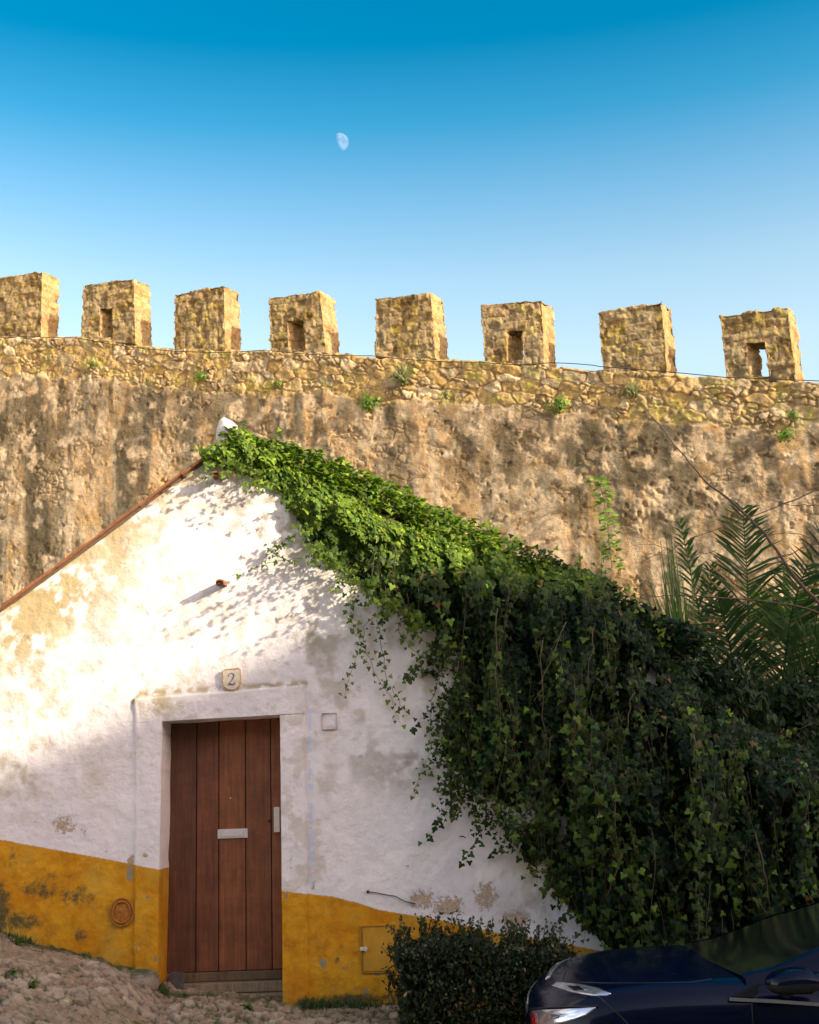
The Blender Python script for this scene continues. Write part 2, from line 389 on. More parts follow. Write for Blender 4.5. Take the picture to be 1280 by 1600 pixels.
def castle_col(a, z, px, py, stone_id, edge, rub):
    "true colours of the wall: rubble courses on top, old render with run-down stains below"
    g = fbm(a*1.3, z*1.3, seed=40); g2 = fbm(a*4, z*4, seed=41); g3 = fbm(a*11, z*11, seed=43)
    st = mixc((.42, .29, .10), (.50, .38, .19), stone_id)
    st = mixc(st, (.36, .30, .19), ss(_h((stone_id*1e6).astype(np.int64), seed=5), .72, .8)*.9)
    st = mixc(st, (.62, .50, .30), ss(_h((stone_id*1e6).astype(np.int64), seed=6), .80, .9)*.9)
    st = mixc(st, (.33, .31, .06), ss(g2, .55, .68)*.55)
    mort = mixc((.26, .18, .09), (.50, .37, .22), ss(g2, .35, .6))
    rc = mixc(mort, st, ss(edge+.35*(g3-.5), .0, .12)); rc = mixc(rc, (.25, .19, .09), ss(fbm(a*7, z*7, seed=47), .56, .66)*.55)
    pl = mixc((.53, .415, .255), (.46, .365, .225), ss(g, .35, .65))
    pl = mixc(pl, (.57, .435, .26), ss(fbm(a*1.0, z*.9, seed=45), .5, .72)*.8)
    pl = mixc(pl, (.40, .25, .09), ss(g2, .50, .66)*.6)
    sk = fbm(a*2.6, z*.28, seed=50); sk2 = fbm(a*5.5, z*.5, seed=52); sk3 = fbm(a*1.6, z*.22, seed=51)
    pl = mixc(pl, (.26, .225, .145), ss(sk, .46, .62)*.85*ss(g2, .25, .5))
    pl = mixc(pl, (.46, .29, .12), ss(sk2, .58, .68)*.5)
    dark = ss(sk3*.55+fbm(a*4, z*.6, seed=53)*.45+.06*blob(py, 0*py, 690, 0, 75, 1), .51, .61)*ss(g2, .25, .5)*.75
    for cx, cy, rx, ry, k in [(60, 740, 16, 170, 1.1), (75, 830, 12, 120, .7), (38, 640, 16, 60, .6), (25, 800, 10, 60, .3), (225, 640, 18, 60, .55), (380, 650, 24, 55, .7), (455, 655, 14, 60, .7), (612, 700, 12, 75, 1.05), (640, 690, 10, 90, .5),
                              (730, 690, 16, 80, .6), (795, 700, 20, 90, .7), (912, 705, 24, 60, .95), (1000, 715, 26, 75, .8), (1100, 790, 30, 60, .55), (700, 670, 12, 50, .5), (290, 650, 20, 60, .6), (330, 655, 12, 50, .6), (870, 740, 24, 50, .5), (1150, 760, 30, 50, .5), (990, 790, 24, 60, .4), (160, 640, 16, 60, .45)]:
        dark = np.maximum(dark, 1.35*k*blob(px+26*(sk2-.5), py, cx, cy, rx*1.5, ry*1.2)*ss(g2+.25*g3, .34, .60))
    pl = mixc(pl, (.075, .066, .040), np.clip(dark, 0, .90))
    pl = mixc(pl, (.72, .62, .48), blob(px, py, 699, 711, 6, 5))
    c = mixc(pl, rc, rub)
    return c*(.80+.40*g3)[..., None]

def castle_wall():
    root = empty('castle_wall', cworld(np.array(0.), np.array(0.)), 'long sunlit medieval castle wall of stone and stained render behind the house', 'castle wall')
    a0, _ = chit(-40, 560); a1, _ = chit(1330, 600)
    A = np.concatenate([np.linspace(a0-15, a0-7, 50)[:-1], np.linspace(a0-7, a0, 200)[:-1], np.arange(a0, a1, .017), np.linspace(a1+.02, a1+7, 200), np.linspace(a1+7, a1+15, 50)[1:]])
    nz = 470
    T = np.concatenate([np.linspace(0, .28, 30)[:-1], np.linspace(.28, 1, nz)])
    a, t = np.meshgrid(A, T)
    zt = ctop(a); z = -1.5+(zt+1.5)*t
    P = cworld(a, z); px, py = proj(P)
    below = zt-z                                    # metres below the crest
    lim = .92+.22*(fbm(a*1.1, a*0, seed=61)-.5)+.16*(vn(a*5, z*5, seed=62)-.5)
    rub = 1-ss(below, lim-.04, lim+.06)
    wx = a+.06*(fbm(a*3, z*3, seed=9)-.5); wz = below+.05*(fbm(a*3, z*3, seed=10)-.5)
    wx = wx+.08*(vn(a*7, z*7, seed=37)-.5); wz = wz+.05*(vn(a*7, z*7, seed=38)-.5)
    f1, f2, ida = vor(wx/.37, wz/.215, seed=11, jit=.9); e1 = (f2-f1)
    g1, g2_, idb = vor(wx/.16, wz/.12, seed=14, jit=.9); e2 = g2_-g1
    small = ida > .62
    e = np.where(small, np.minimum(e1*.9, e2*.55), e1); sid = np.where(small, idb, ida)
    st = ss(e, .0, .13)*.045+(sid-.5)*.05*ss(e, .03, .15)+.07*(fbm(a*11, z*11, seed=15)-.5)+.04*(fbm(a*4, z*4, seed=16)-.5)
    # render: dents, crumbled patches, holes
    big = .13*(fbm(a*.9, z*.9, seed=20)-.5)+.04*(fbm(a*3.2, z*3.2, seed=21)-.5)
    cr = ss(fbm(a*2.7, z*2.9, seed=23)+.22*(fbm(a*9, z*9, seed=24)-.5), .58, .68)
    rdg = 1-np.abs(2*fbm(a*7.5, z*7.5, seed=25)-1); hole = ss(vn(a*8.5, z*8.5, seed=26)*.6+vn(a*17, z*17, seed=27)*.4, .66, .80)
    k1, k2, _ = vor(a*2.25+.3*vn(a*2, z*2, seed=5), z*2.4, seed=33, jit=.7)
    pock = ss(.24+.22*(fbm(a*8, z*8, seed=35)-.5)-k1, 0, .12)*ss(fbm(a*1.1, z*1.1, seed=36), .40, .52)                       # the pocked lumps that stand in loose rows
    rough = np.clip(cr*.8+pock, 0, 1)
    pit = rough*(.07*(fbm(a*11, z*11, seed=28, octv=3, gain=.65)-.52)-.045*hole)
    pl = .045+.018*(fbm(a*12, z*12, seed=29)-.5)+pit
    ex = ss(fbm(a*1.25, z*1.5, seed=66)+.25*(fbm(a*7, z*7, seed=67)-.5), .66, .72)*(1-rub)*.6
    pl = pl*(1-ex)+ex*(ss(e, 0, .14)*.035+(sid-.5)*.03-.012+.03*(fbm(a*12, z*12, seed=68)-.5))
    d = big+np.where(True, rub*(st-.01)+(1-rub)*pl, 0)
    d = d-.05*ss(below, .05, 0)                     # worn crest
    P = cworld(a, z, d)
    col = castle_col(a, z, px, py, sid, e, rub)
    col = mixc(col, mixc((.27, .19, .10), mixc((.40, .29, .14), (.50, .39, .24), sid), ss(e, .02, .10))*(.8+.4*fbm(a*11, z*11, seed=43))[..., None], ex*.65)
    ho = (1-rub)*rough*ss(hole, .3, .9); col = mixc(col, (.24, .16, .08), ho*.5)
    nr, nc = a.shape
    V = P.reshape(-1, 3); Fq = gridf(nr, nc); C = col.reshape(-1, 3)
    # top of the crest and the back
    at_, zt_ = A, ctop(A)
    rows = []
    for dd, dz in ((-.15, .0), (-.35, .01), (-.62, -.02), (-.66, -1.0), (-2.4, -1.05), (-2.45, -11)):
        rows.append(cworld(at_, zt_+dz+.03*(vn(at_*7, at_*0+dd, seed=70)-.5)*(abs(dz) < .5), np.full_like(at_, dd)))
    base = (nr-1)*nc; off = len(V)
    V2 = np.concatenate(rows); idx = [np.arange(nc)+base]+[np.arange(nc)+off+i*nc for i in range(len(rows))]
    Q = []
    for r0, r1 in zip(idx[:-1], idx[1:]): Q.append(np.stack([r0[:-1], r0[1:], r1[1:], r1[:-1]], -1))
    V = np.concatenate([V, V2]); C = np.concatenate([C, np.tile((.36, .27, .15), (len(V2), 1))*(.7+.6*R.random((len(V2), 1)))])
    mesh('wall', V, np.concatenate([Fq]+Q), M['castle'], root, col=C)
    return root
CW = castle_wall()

MERL = [  # TL, TR, BR, BL of the front face, and the loophole (u0,u1,v0,v1) from the top left
    ((-38, 441), (66, 424), (64, 530), (-40, 526), None),
    ((129, 445), (209, 434), (212, 538), (127, 530), (.36, .585, .47, .93)),
    ((272, 459), (350, 446), (352, 550), (271, 548), None),
    ((419, 464), (500, 455), (510, 552), (421, 552), (.36, .64, .46, .93)),
    ((585, 467), (673, 457), (681, 561), (587, 560), None),
    ((752, 477), (847, 467), (851, 571), (756, 568), (.40, .66, .48, .93)),
    ((934, 488), (1034, 470), (1044, 586), (942, 582), None),
    ((1124, 493), (1231, 479), (1246, 599), (1134, 594), (.37, .62, .46, .90))]
def merlon(k, q, seed):
    tl, tr, br, bl, hole = q
    W = [cworld(*chit(*p)) for p in (tl, tr, br, bl)]
    nu, nv, nd = 66, 70, 36; DEP = .50
    u = np.linspace(0, 1, nu+1); v = np.linspace(0, 1, nv+1)
    occ = np.ones((nv, nu), bool)
    if hole:
        u0, u1, v0, v1 = hole
        occ[int(v0*nv):int(v1*nv), int(u0*nu):int(u1*nu)] = False
    DDIR = -CN+.22*CA; DDIR /= np.linalg.norm(DDIR); hsh = 0; hj0 = hi0 = hi1 = 0
    if hole: hj0, hi0, hi1 = int(u0*nu), int(v0*nv), int(v1*nv); hsh = .35*(u1-u0)*1.0
    ids = {}; V = []; Q = []
    def vid(i, j, kk):
        key = (i, j, kk)
        if key not in ids:
            ids[key] = len(V); uu, vv = u[j], v[i]
            p = (W[0]*(1-uu)+W[1]*uu)*(1-vv)+(W[3]*(1-uu)+W[2]*uu)*vv
            V.append(p+DDIR*(DEP*kk/nd)+(hsh*kk/nd)*CA*(hole is not None and j == hj0 and hi0 <= i <= hi1))
        return ids[key]
    for i in range(nv):
        for j in range(nu):
            if not occ[i, j]: continue
            Q.append((vid(i, j, 0), vid(i+1, j, 0), vid(i+1, j+1, 0), vid(i, j+1, 0)))
            Q.append((vid(i, j, nd), vid(i, j+1, nd), vid(i+1, j+1, nd), vid(i+1, j, nd)))
            for di, dj, a_, b_ in ((-1, 0, (0, 0), (0, 1)), (1, 0, (1, 1), (1, 0)), (0, -1, (1, 0), (0, 0)), (0, 1, (0, 1), (1, 1))):
                ii, jj = i+di, j+dj
                if 0 <= ii < nv and 0 <= jj < nu and occ[ii, jj]: continue
                for kk in range(nd):
                    p0 = (i+a_[0], j+a_[1]); p1 = (i+b_[0], j+b_[1])
                    Q.append((vid(*p0, kk), vid(*p1, kk), vid(*p1, kk+1), vid(*p0, kk+1)))
    V = np.array(V); Q = np.array(Q)
    # vertex normals
    nf = np.cross(V[Q[:, 1]]-V[Q[:, 0]], V[Q[:, 3]]-V[Q[:, 0]]); nf /= np.linalg.norm(nf, axis=1)[:, None]+1e-12
    N = np.zeros_like(V)
    for c in range(4): np.add.at(N, Q[:, c], nf)
    N /= np.linalg.norm(N, axis=1)[:, None]+1e-12
    L = np.stack([(V-CP0)@CA, (V-CP0)@CN, V[:, 2]], -1); x, y, z = L.T
    zz_ = (z+.05*vn(x*2.5, y*2.5, z*2.5, seed=seed+1)+.02*vn(x*9, y*9, z*9, seed=seed+2))/.15; row = np.floor(zz_); fz = zz_-row
    hs_ = np.where(np.abs(y) > .0, x+y*.8, x); xx_ = (hs_+.04*vn(x*6, y*6, z*6, seed=seed))/.27+_h(row.astype(np.int64), seed=seed+50)*5+.35*vn(hs_*3, row, seed=seed+4); cl = np.floor(xx_); fx_ = xx_-cl
    idv = _h(row.astype(np.int64), cl.astype(np.int64), seed=seed+51); e = np.minimum(np.minimum(fz, 1-fz)*.8, np.minimum(fx_, 1-fx_)*1.2)*1.4
    ctr = (W[0]+W[1]+W[2]+W[3])/4-CN*DEP/2
    h = .020*ss(e, 0, .12)*ss(idv, .0, .5)+.03*(fbm(x*3, y*3, z*3, seed=seed+3)-.5)+.055*(fbm(x*12, y*12, z*12, seed=seed+5, octv=3, gain=.7)-.5)+.03*(idv-.5)-.025
    cav = ss(fbm(x*6, y*6, z*6, seed=seed+9), .56, .66)
    h -= .028*cav
    topd = (max(W[0][2], W[1][2])-z)
    h += .05*(vn(x*5, y*5, z*5, seed=seed+8)-.5)*ss(topd, .3, 0)
    sill = np.where(z < min(W[2][2], W[3][2])+.03, 0, 1)
    V = V+N*(h*.82*sill)[:, None]
    g = fbm(x*5, y*5, z*5, seed=seed+20); g2 = fbm(x*13, y*13, z*13, seed=seed+21)
    c = mixc((.245, .185, .095), (.37, .285, .155), idv); c = mixc(c, (.16, .105, .035), ss(g, .46, .62)*.8); c = mixc(c, (.42, .36, .07), ss(g2, .54, .66)*.5)
    c = mixc(c, (.38, .32, .19), ss(fbm(x*2, y*2, z*2, seed=seed+25), .5, .65)*.5)
    c = mixc(c, (.26, .18, .09), (1-ss(e, .02, .10))*.5); c = c*(1-.35*cav)[:, None]
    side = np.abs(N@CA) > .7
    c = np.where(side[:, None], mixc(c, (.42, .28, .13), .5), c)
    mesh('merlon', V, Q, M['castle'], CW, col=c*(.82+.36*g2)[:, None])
for k, q in enumerate(MERL): merlon(k, q, 100+13*k)

# ================================================================== THE HOUSE
RID = at(362, 686, YF); RX, RZ = RID[0], RID[2]
l0 = at(0, 952, YF); r0 = at(1010, 1003, YF)
SL_L = (RZ-l0[2])/(RX-l0[0]); SL_R = (RZ-r0[2])/(r0[0]-RX)
XL = -4.6; XR = r0[0]+.05
GB = [(-300, 1400), (0, 1462), (120, 1494), (215, 1520), (250, 1545), (268, 1557), (440, 1566), (620, 1572), (800, 1620), (960, 1662)]
gp = at([p[0] for p in GB], [p[1] for p in GB], YF)
def gbase(x): return np.interp(x, gp[:, 0], gp[:, 2])
def gz(x, y): return gbase(x)-.02*(YF-y)*ss(YF-y, 0, 1)
def roofz(x): return np.where(x < RX, RZ-SL_L*(RX-x), RZ-SL_R*(x-RX))
BAND = [(-400, 1240), (0, 1312), (120, 1334), (210, 1351), (268, 1362), (440, 1392), (484, 1397), (520, 1401), (560, 1411), (590, 1421), (622, 1427), (680, 1436), (720, 1445), (800, 1462), (880, 1474), (960, 1490), (1100, 1520)]
bp_ = at([p[0] for p in BAND], [p[1] for p in BAND], YF)
def plaster_attrs(x, z, y=None):
    P = np.stack([x, np.full_like(x, YF), z], -1); px, py = proj(P)
    n1 = fbm(x*3, z*3, seed=200); n2 = fbm(x*9, z*9, seed=201); n3 = fbm(x*25, z*25, seed=202)
    c = mixc((.90, .835, .79), (.85, .795, .76), ss(n1, .35, .65)); c = mixc(c, (.60, .52, .40), ss(n2*.7+n3*.3, .50, .62)*.55*ss(fbm(x*.8, z*.8, seed=205), .42, .56))
    def put(c, colr, m): return mixc(c, colr, np.clip(m, 0, 1))
    # ochre algae down the left slope
    dv = (roofz(x)-z)*(x < RX)+9*(x >= RX)
    c = put(c, (.52, .40, .20), (ss(dv, .30, .0)*ss(n2, .36, .56)*.85))
    c = put(c, (.60, .48, .30), ss(dv, .9, .1)*ss(n1*.5+n2*.5, .46, .60)*.55)
    for cx, cy, rx, ry, k in [(70, 930, 70, 50, 1.0), (30, 980, 50, 50, .9), (110, 900, 50, 40, .7), (185, 860, 16, 50, .6), (200, 820, 40, 20, .5), (60, 1060, 60, 50, .35), (250, 745, 60, 22, .8), (300, 720, 30, 20, .8), (20, 1240, 50, 50, .3), (150, 1215, 20, 20, .3)]:
        c = put(c, (.50, .39, .20), 1.25*k*blob(px, py, cx, cy, rx*1.15, ry*1.15)*ss(n2*.6+n3*.4, .36, .54))
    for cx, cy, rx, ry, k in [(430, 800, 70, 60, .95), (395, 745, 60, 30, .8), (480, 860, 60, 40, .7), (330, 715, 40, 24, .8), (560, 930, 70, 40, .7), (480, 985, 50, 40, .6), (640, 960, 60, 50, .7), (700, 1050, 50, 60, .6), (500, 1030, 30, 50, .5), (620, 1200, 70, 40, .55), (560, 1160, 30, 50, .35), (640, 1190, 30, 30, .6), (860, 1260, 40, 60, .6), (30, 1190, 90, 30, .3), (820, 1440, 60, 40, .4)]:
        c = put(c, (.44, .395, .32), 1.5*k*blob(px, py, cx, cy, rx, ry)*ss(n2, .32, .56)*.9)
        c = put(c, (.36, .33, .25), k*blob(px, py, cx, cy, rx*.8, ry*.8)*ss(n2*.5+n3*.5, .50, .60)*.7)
    c = put(c, (.60, .50, .28), .9*blob(px, py, 745, 1030, 45, 30)+.7*blob(px, py, 830, 1340, 40, 30)+.5*blob(px, py, 840, 1290, 30, 30))
    # old pale-blue line beside the door surround
    xb = 480+(py-1075)*.012
    c = put(c, (.60, .68, .80), np.exp(-((px-xb-3)/4.0)**2)*ss(py, 1075, 1090)*ss(py, 1395, 1380)*ss(n3, .3, .5)*.8)
    c = put(c, (.66, .70, .78), .5*blob(px, py, 850, 1270, 20, 40)+.5*blob(px, py, 880, 1430, 30, 30))
    # grime along the top edge of the surround
    yt = np.interp(px, [200, 218, 475, 480], [1110, 1086, 1069, 1069])
    g = np.exp(-((py-yt+2)/5.0)**2)*(px > 205)*(px < 480)*ss(n3, .32, .55)
    c = put(c, (.42, .33, .18), g*.9); c = put(c, (.50, .42, .25), blob(px, py, 252, 1098, 16, 22)*ss(n3, .35, .6)*.9)
    # small flaws
    flake = -.45+.0*x
    for cx, cy, rx, ry, k in [(660, 1405, 34, 24, .84), (700, 1415, 44, 26, .8), (760, 1400, 34, 40, .72), (805, 1440, 36, 26, .86), (640, 1440, 24, 22, .6), (100, 1290, 34, 24, .7), (55, 1285, 20, 12, .4), (130, 1300, 14, 10, .5), (765, 1385, 8, 16, .6), (120, 1275, 12, 12, .4),
                              (205, 1345, 9, 16, .95), (228, 1336, 6, 5, 1.1), (490, 1385, 6, 14, .7), (455, 1345, 8, 30, .4), (850, 1420, 40, 24, .35), (900, 1450, 30, 24, .35), (140, 1208, 6, 18, .35), (637, 1353, 4, 4, .9), (775, 825, 10, 10, .3), (300, 1010, 5, 5, .7), (315, 790, 10, 8, .4), (215, 810, 8, 6, .7), (384, 830, 7, 14, .55), (165, 1330, 8, 8, .6), (245, 890, 6, 8, .4)]:
        flake = np.maximum(flake, -.45+(k+.45)*blob(px, py, cx, cy, rx, ry))
    moss = -.45+0*x
    hb = z-gbase(x)
    moss = np.maximum(moss, -.45+.95*ss(hb, .13, .0))
    for cx, cy, rx, ry, k in [(-5, 1420, 30, 60, 1.05), (60, 1390, 60, 26, .62), (120, 1400, 50, 26, .62), (30, 1440, 50, 24, .8), (125, 1460, 18, 16, .75), (90, 1370, 60, 20, .45), (20, 1340, 20, 30, .4), (528, 1500, 8, 16, .6), (535, 1485, 10, 20, .45), (555, 1560, 90, 12, .85), (640, 1560, 60, 20, .85), (700, 1500, 80, 40, .5)]:
        moss = np.maximum(moss, -.45+(k+.52)*blob(px, py, cx, cy, rx, ry))
    bare = -.5+0*x
    for cx, cy, rx, ry, k in [(203, 1365, 9, 22, 1.0), (505, 1505, 10, 14, .95), (537, 1513, 6, 5, .9), (590, 1522, 12, 6, .8), (572, 1550, 9, 10, .9), (556, 1546, 5, 6, .8), (250, 1450, 4, 24, .5), (244, 1498, 5, 9, .9), (232, 1402, 6, 6, .8), (215, 1480, 4, 10, .8), (448, 1400, 6, 16, .7), (700, 1470, 60, 24, .5)]:
        bare = np.maximum(bare, -.5+(k+.5)*blob(px, py, cx, cy, rx, ry))
    band = np.interp(x, bp_[:, 0], bp_[:, 2])-z
    return c, dict(flake=flake, moss=moss, bare=bare, band=band)
def lump(x, z, s=300):
    return .030*(fbm(x*1.6, z*1.6, seed=s)-.5)+.016*(fbm(x*6, z*6, seed=s+1)-.5)+.006*(fbm(x*18, z*18, seed=s+2)-.5)

def fx(px, py, Y=YF): p = at(px, py, Y); return p[0], p[2]
HOUSE = empty('house', (RX, YF+2, gbase(RX)), 'small whitewashed gabled house with brown plank door and ochre painted base', 'house')
def house():
    step = .0125
    X = np.arange(XL, XR, step); nz = 400
    T = np.linspace(0, 1, nz)
    x, t = np.meshgrid(X, T)
    zb = gbase(x)-.35; zt = roofz(x)-.035; z = zb+(zt-zb)*t
    d = lump(x, z)
    P = np.stack([x, YF-d, z], -1); c, A = plaster_attrs(x, z)
    xs0, zs1 = fx(262, 1122); xs1, _ = fx(436, 1118); zs1 = fx(350, 1110)[1]
    Fq = gridf(nz, len(X))
    cx_, cz_ = x.reshape(-1)[Fq].mean(1), z.reshape(-1)[Fq].mean(1)
    hx0, hx1 = fx(230, 1300)[0], fx(460, 1300)[0]; hz1 = fx(350, 1095)[1]
    keep = ~((cx_ > hx0) & (cx_ < hx1) & (cz_ < hz1))
    V = P.reshape(-1, 3); Fq = Fq[keep]
    C = c.reshape(-1, 3); A = {k: v.reshape(-1) for k, v in A.items()}
    o = mesh('wall', V, Fq, M['plaster'], HOUSE, col=C, attrs=A)
    # side and back walls
    b = MB(); YB = YF+3.6
    for xx in (XL+.03, XR-.03):
        zt_ = float(roofz(np.array(xx)))-.06; s_ = 1 if xx < 0 else -1
        b.box((xx-.02, YF+.04, -1.2), (xx+s_*.25, YB, zt_))
    bk = [(XL+.3, YB-.25), (XR-.3, YB-.25)]
    pts = [(XL+.28, -1.2), (XR-.28, -1.2), (XR-.28, float(roofz(np.array(XR-.28)))-.06), (RX, RZ-.07), (XL+.28, float(roofz(np.array(XL+.28)))-.06)]
    V = [(p[0], YB-.25, p[1]) for p in pts]+[(p[0], YB, p[1]) for p in pts]
    b.add(V, [(0, 1, 2, 3, 4), (9, 8, 7, 6, 5)]+[(i, (i+1) % 5+0, (i+1) % 5+5, i+5) for i in range(5)])
    b.build('back_wall', M['wall2'], HOUSE)
    # roof slabs with rows of tiles behind the verge
    rf = []
    for side in (-1, 1):
        m = MB(); x_e = XL-.15 if side < 0 else XR+.12
        L = abs(x_e-RX); zz = float(roofz(np.array(x_e)))
        V = []
        for yy in (YF-.005, YB+.15):
            V += [(RX, yy, RZ-.04), (x_e, yy, zz-.04), (x_e, yy, zz-.012), (RX, yy, RZ-.012)]
        m.add(V, [(0, 1, 2, 3), (7, 6, 5, 4), (0, 4, 5, 1), (1, 5, 6, 2), (2, 6, 7, 3), (3, 7, 4, 0)])
        m.build('roof', M['slate'], HOUSE)
        # barrel tiles
        tl = MB(); sl = SL_L if side < 0 else SL_R; dn = np.array([side, 0, -sl]); Lr = L*math.hypot(1, sl); dn /= np.linalg.norm(dn); up = np.array([side*sl, 0, 1.]); up /= np.linalg.norm(up)
        n = int(Lr/.36)
        for r in range(n):
            for ccol in range(0, 17):
                y0 = YF+.22+ccol*.21
                wob = rj.uniform(-.008, .008)
                Vt = []
                for kk, (s0, rr, lift) in enumerate(((0, .075, .02), (.42, .095, .045))):
                    base = np.array([RX, y0, RZ])+dn*(r*.36+s0+wob)+up*(lift-.005)
                    for j in range(7):
                        th = math.pi*j/6
                        Vt.append(base+np.array([0, 1, 0])*math.cos(th)*rr+up*math.sin(th)*rr*.55)
                tl.add(Vt, [(j, j+1, j+8, j+7) for j in range(6)])
        if side < 0: tl.build('roof_tiles', M['terra'], HOUSE, smooth=True)
        else: tl.build('roof_tiles', M['terra'], HOUSE, smooth=True)
    # the verge: flat tile edges stepping down the left slope
    v = MB(); sl = SL_L; dn = np.array([-1, 0, -sl]); dn /= np.linalg.norm(dn); up = np.array([-sl, 0, 1.]); up /= np.linalg.norm(up)
    s = .02
    while s < 5.2:
        ln = rj.uniform(.40, .5); t0, t1 = rj.uniform(.002, .006), rj.uniform(.007, .013); bend = rj.uniform(-.008, .008)
        bend += rj.uniform(-.006, .010); c0 = np.array([RX, 0, RZ])+dn*s+up*(-.008+bend); c1 = np.array([RX, 0, RZ])+dn*(s+ln)+up*(-.008)
        V = []
        for yy in (YF-.045-rj.uniform(0, .012), YF+.25):
            for c_, th in ((c0, t0), ((c0+c1)/2+up*.004, (t0+t1)/2+.004), (c1, t1)):
                V += [c_+np.array([0, yy, 0])-up*th*.6, c_+np.array([0, yy, 0])+up*(th*.6+.006)]
        v.add(V, [(0, 2, 3, 1), (2, 4, 5, 3), (7, 9, 8, 6), (9, 11, 10, 8), (1, 3, 9, 7), (3, 5, 11, 9), (6, 8, 2, 0), (8, 10, 4, 2), (4, 10, 11, 5), (0, 1, 7, 6)])
        s += ln-.03
    v.build('verge_tiles', M['terra'], HOUSE)
rj = random.Random(5)
house()

def strip(quads, name, m, parent, n=(60, 300), Yf=YF, proud=.03, reveal=.0, rsides=()):
    pass
def surround():
    "raised plaster round the door, with deep reveals; three posts butted together"
    def L(pts): return [np.array(fx(*p)) for p in pts]
    Vs, Fs, Cs, As, off = [], [], [], {k: [] for k in ('flake', 'moss', 'bare', 'band')}, 0
    def piece(c4, nu, nv, edges, rev):
        # c4 = TL TR BR BL in (x,z); edges: which sides curl back ('l','r','t','b'); rev: side that becomes the deep reveal
        nonlocal off
        TL, TR, BR, BL = L(c4)
        us = np.linspace(0, 1, nu); vs_ = np.linspace(0, 1, nv)
        u, v = np.meshgrid(us, vs_)
        Q = (TL*(1-u[..., None])+TR*u[..., None])*(1-v[..., None])+(BL*(1-u[..., None])+BR*u[..., None])*v[..., None]
        x, z = Q[..., 0].copy(), Q[..., 1].copy()
        w = np.linalg.norm(TR-TL); h = np.linalg.norm(BL-TL)
        dist = np.full(u.shape, 9.)
        if 'l' in edges: dist = np.minimum(dist, u*w)
        if 'r' in edges: dist = np.minimum(dist, (1-u)*w)
        if 't' in edges: dist = np.minimum(dist, v*h)
        if 'b' in edges: dist = np.minimum(dist, (1-v)*h)
        dist = np.maximum(dist, 0)
        wob = .016*(fbm(x*7, z*7, seed=410)-.5)*ss(dist, .05, 0); 
        prd = .030*np.sqrt(np.clip(dist/.022, 0, 1)*(2-np.clip(dist/.022, 0, 1)))-.006+.5*lump(x, z, 420)+lump(x, z)
        y = YF-prd
        x = x+wob; z = z+wob*.6
        P = np.stack([x, y, z], -1)
        c, A = plaster_attrs(x, z)
        col = c
        rows, cols = u.shape
        # reveal strip
        if rev == 'r' or rev == 'l' or rev == 'b':
            nr = 26
            ext = np.linspace(0, 1, nr)[1:]
            if rev == 'b': e = P[-1]; ce = col[-1]
            elif rev == 'r': e = P[:, -1]; ce = col[:, -1]
            else: e = P[:, 0]; ce = col[:, 0]
            blocks = []
            for t in ext:
                q = e.copy(); q[:, 1] = e[:, 1]+.42*t; 
                q[:, 1] = q[:, 1]*1.0
                ww = .012*(fbm(e[:, 0]*6+t*3, e[:, 2]*6, seed=430)-.5)
                if rev == 'b': q[:, 2] = q[:, 2]+ww
                else: q[:, 0] = q[:, 0]+ww
                blocks.append(q)
            Bk = np.stack(blocks, 0)
            if rev == 'b':
                Vs.append(P.reshape(-1, 3)); Fs.append(gridf(rows, cols, off, flip=True)); Cs.append(col.reshape(-1, 3)); off += rows*cols
                for k in As: As[k].append(A[k].reshape(-1))
                P = np.concatenate([P[-1:], Bk], 0); col = np.repeat(ce[None], nr, 0)
                A = {k: np.repeat(a[-1][None], nr, 0) for k, a in A.items()}
            elif rev == 'r':
                P = np.concatenate([P, Bk.transpose(1, 0, 2)], 1); col = np.concatenate([col, np.repeat(ce[:, None], nr-1, 1)], 1)
                A = {k: np.concatenate([a, np.repeat(a[:, -1:], nr-1, 1)], 1) for k, a in A.items()}
            else:
                P = np.concatenate([Bk.transpose(1, 0, 2)[:, ::-1], P], 1); col = np.concatenate([np.repeat(ce[:, None], nr-1, 1), col], 1)
                A = {k: np.concatenate([np.repeat(a[:, :1], nr-1, 1), a], 1) for k, a in A.items()}
        r_, c_ = P.shape[:2]
        Vs.append(P.reshape(-1, 3)); Fs.append(gridf(r_, c_, off, flip=True)); Cs.append(col.reshape(-1, 3))
        for k in As: As[k].append(A[k].reshape(-1))
        off += r_*c_
    piece([(211, 1130), (254, 1127), (246, 1585), (209, 1560)], 26, 260, 'l', 'r')      # left post
    piece([(209, 1091), (477, 1069), (477.3, 1114.5), (211, 1129.5)], 150, 30, 'ltr', 'b')   # lintel
    piece([(438, 1118), (477.3, 1115), (484, 1590), (443, 1590)], 26, 260, 'r', 'l')   # right post
    mesh('door_surround', np.concatenate(Vs), np.concatenate(Fs), M['plaster'], HOUSE, col=np.concatenate(Cs), attrs={k: np.concatenate(v) for k, v in As.items()})
surround()

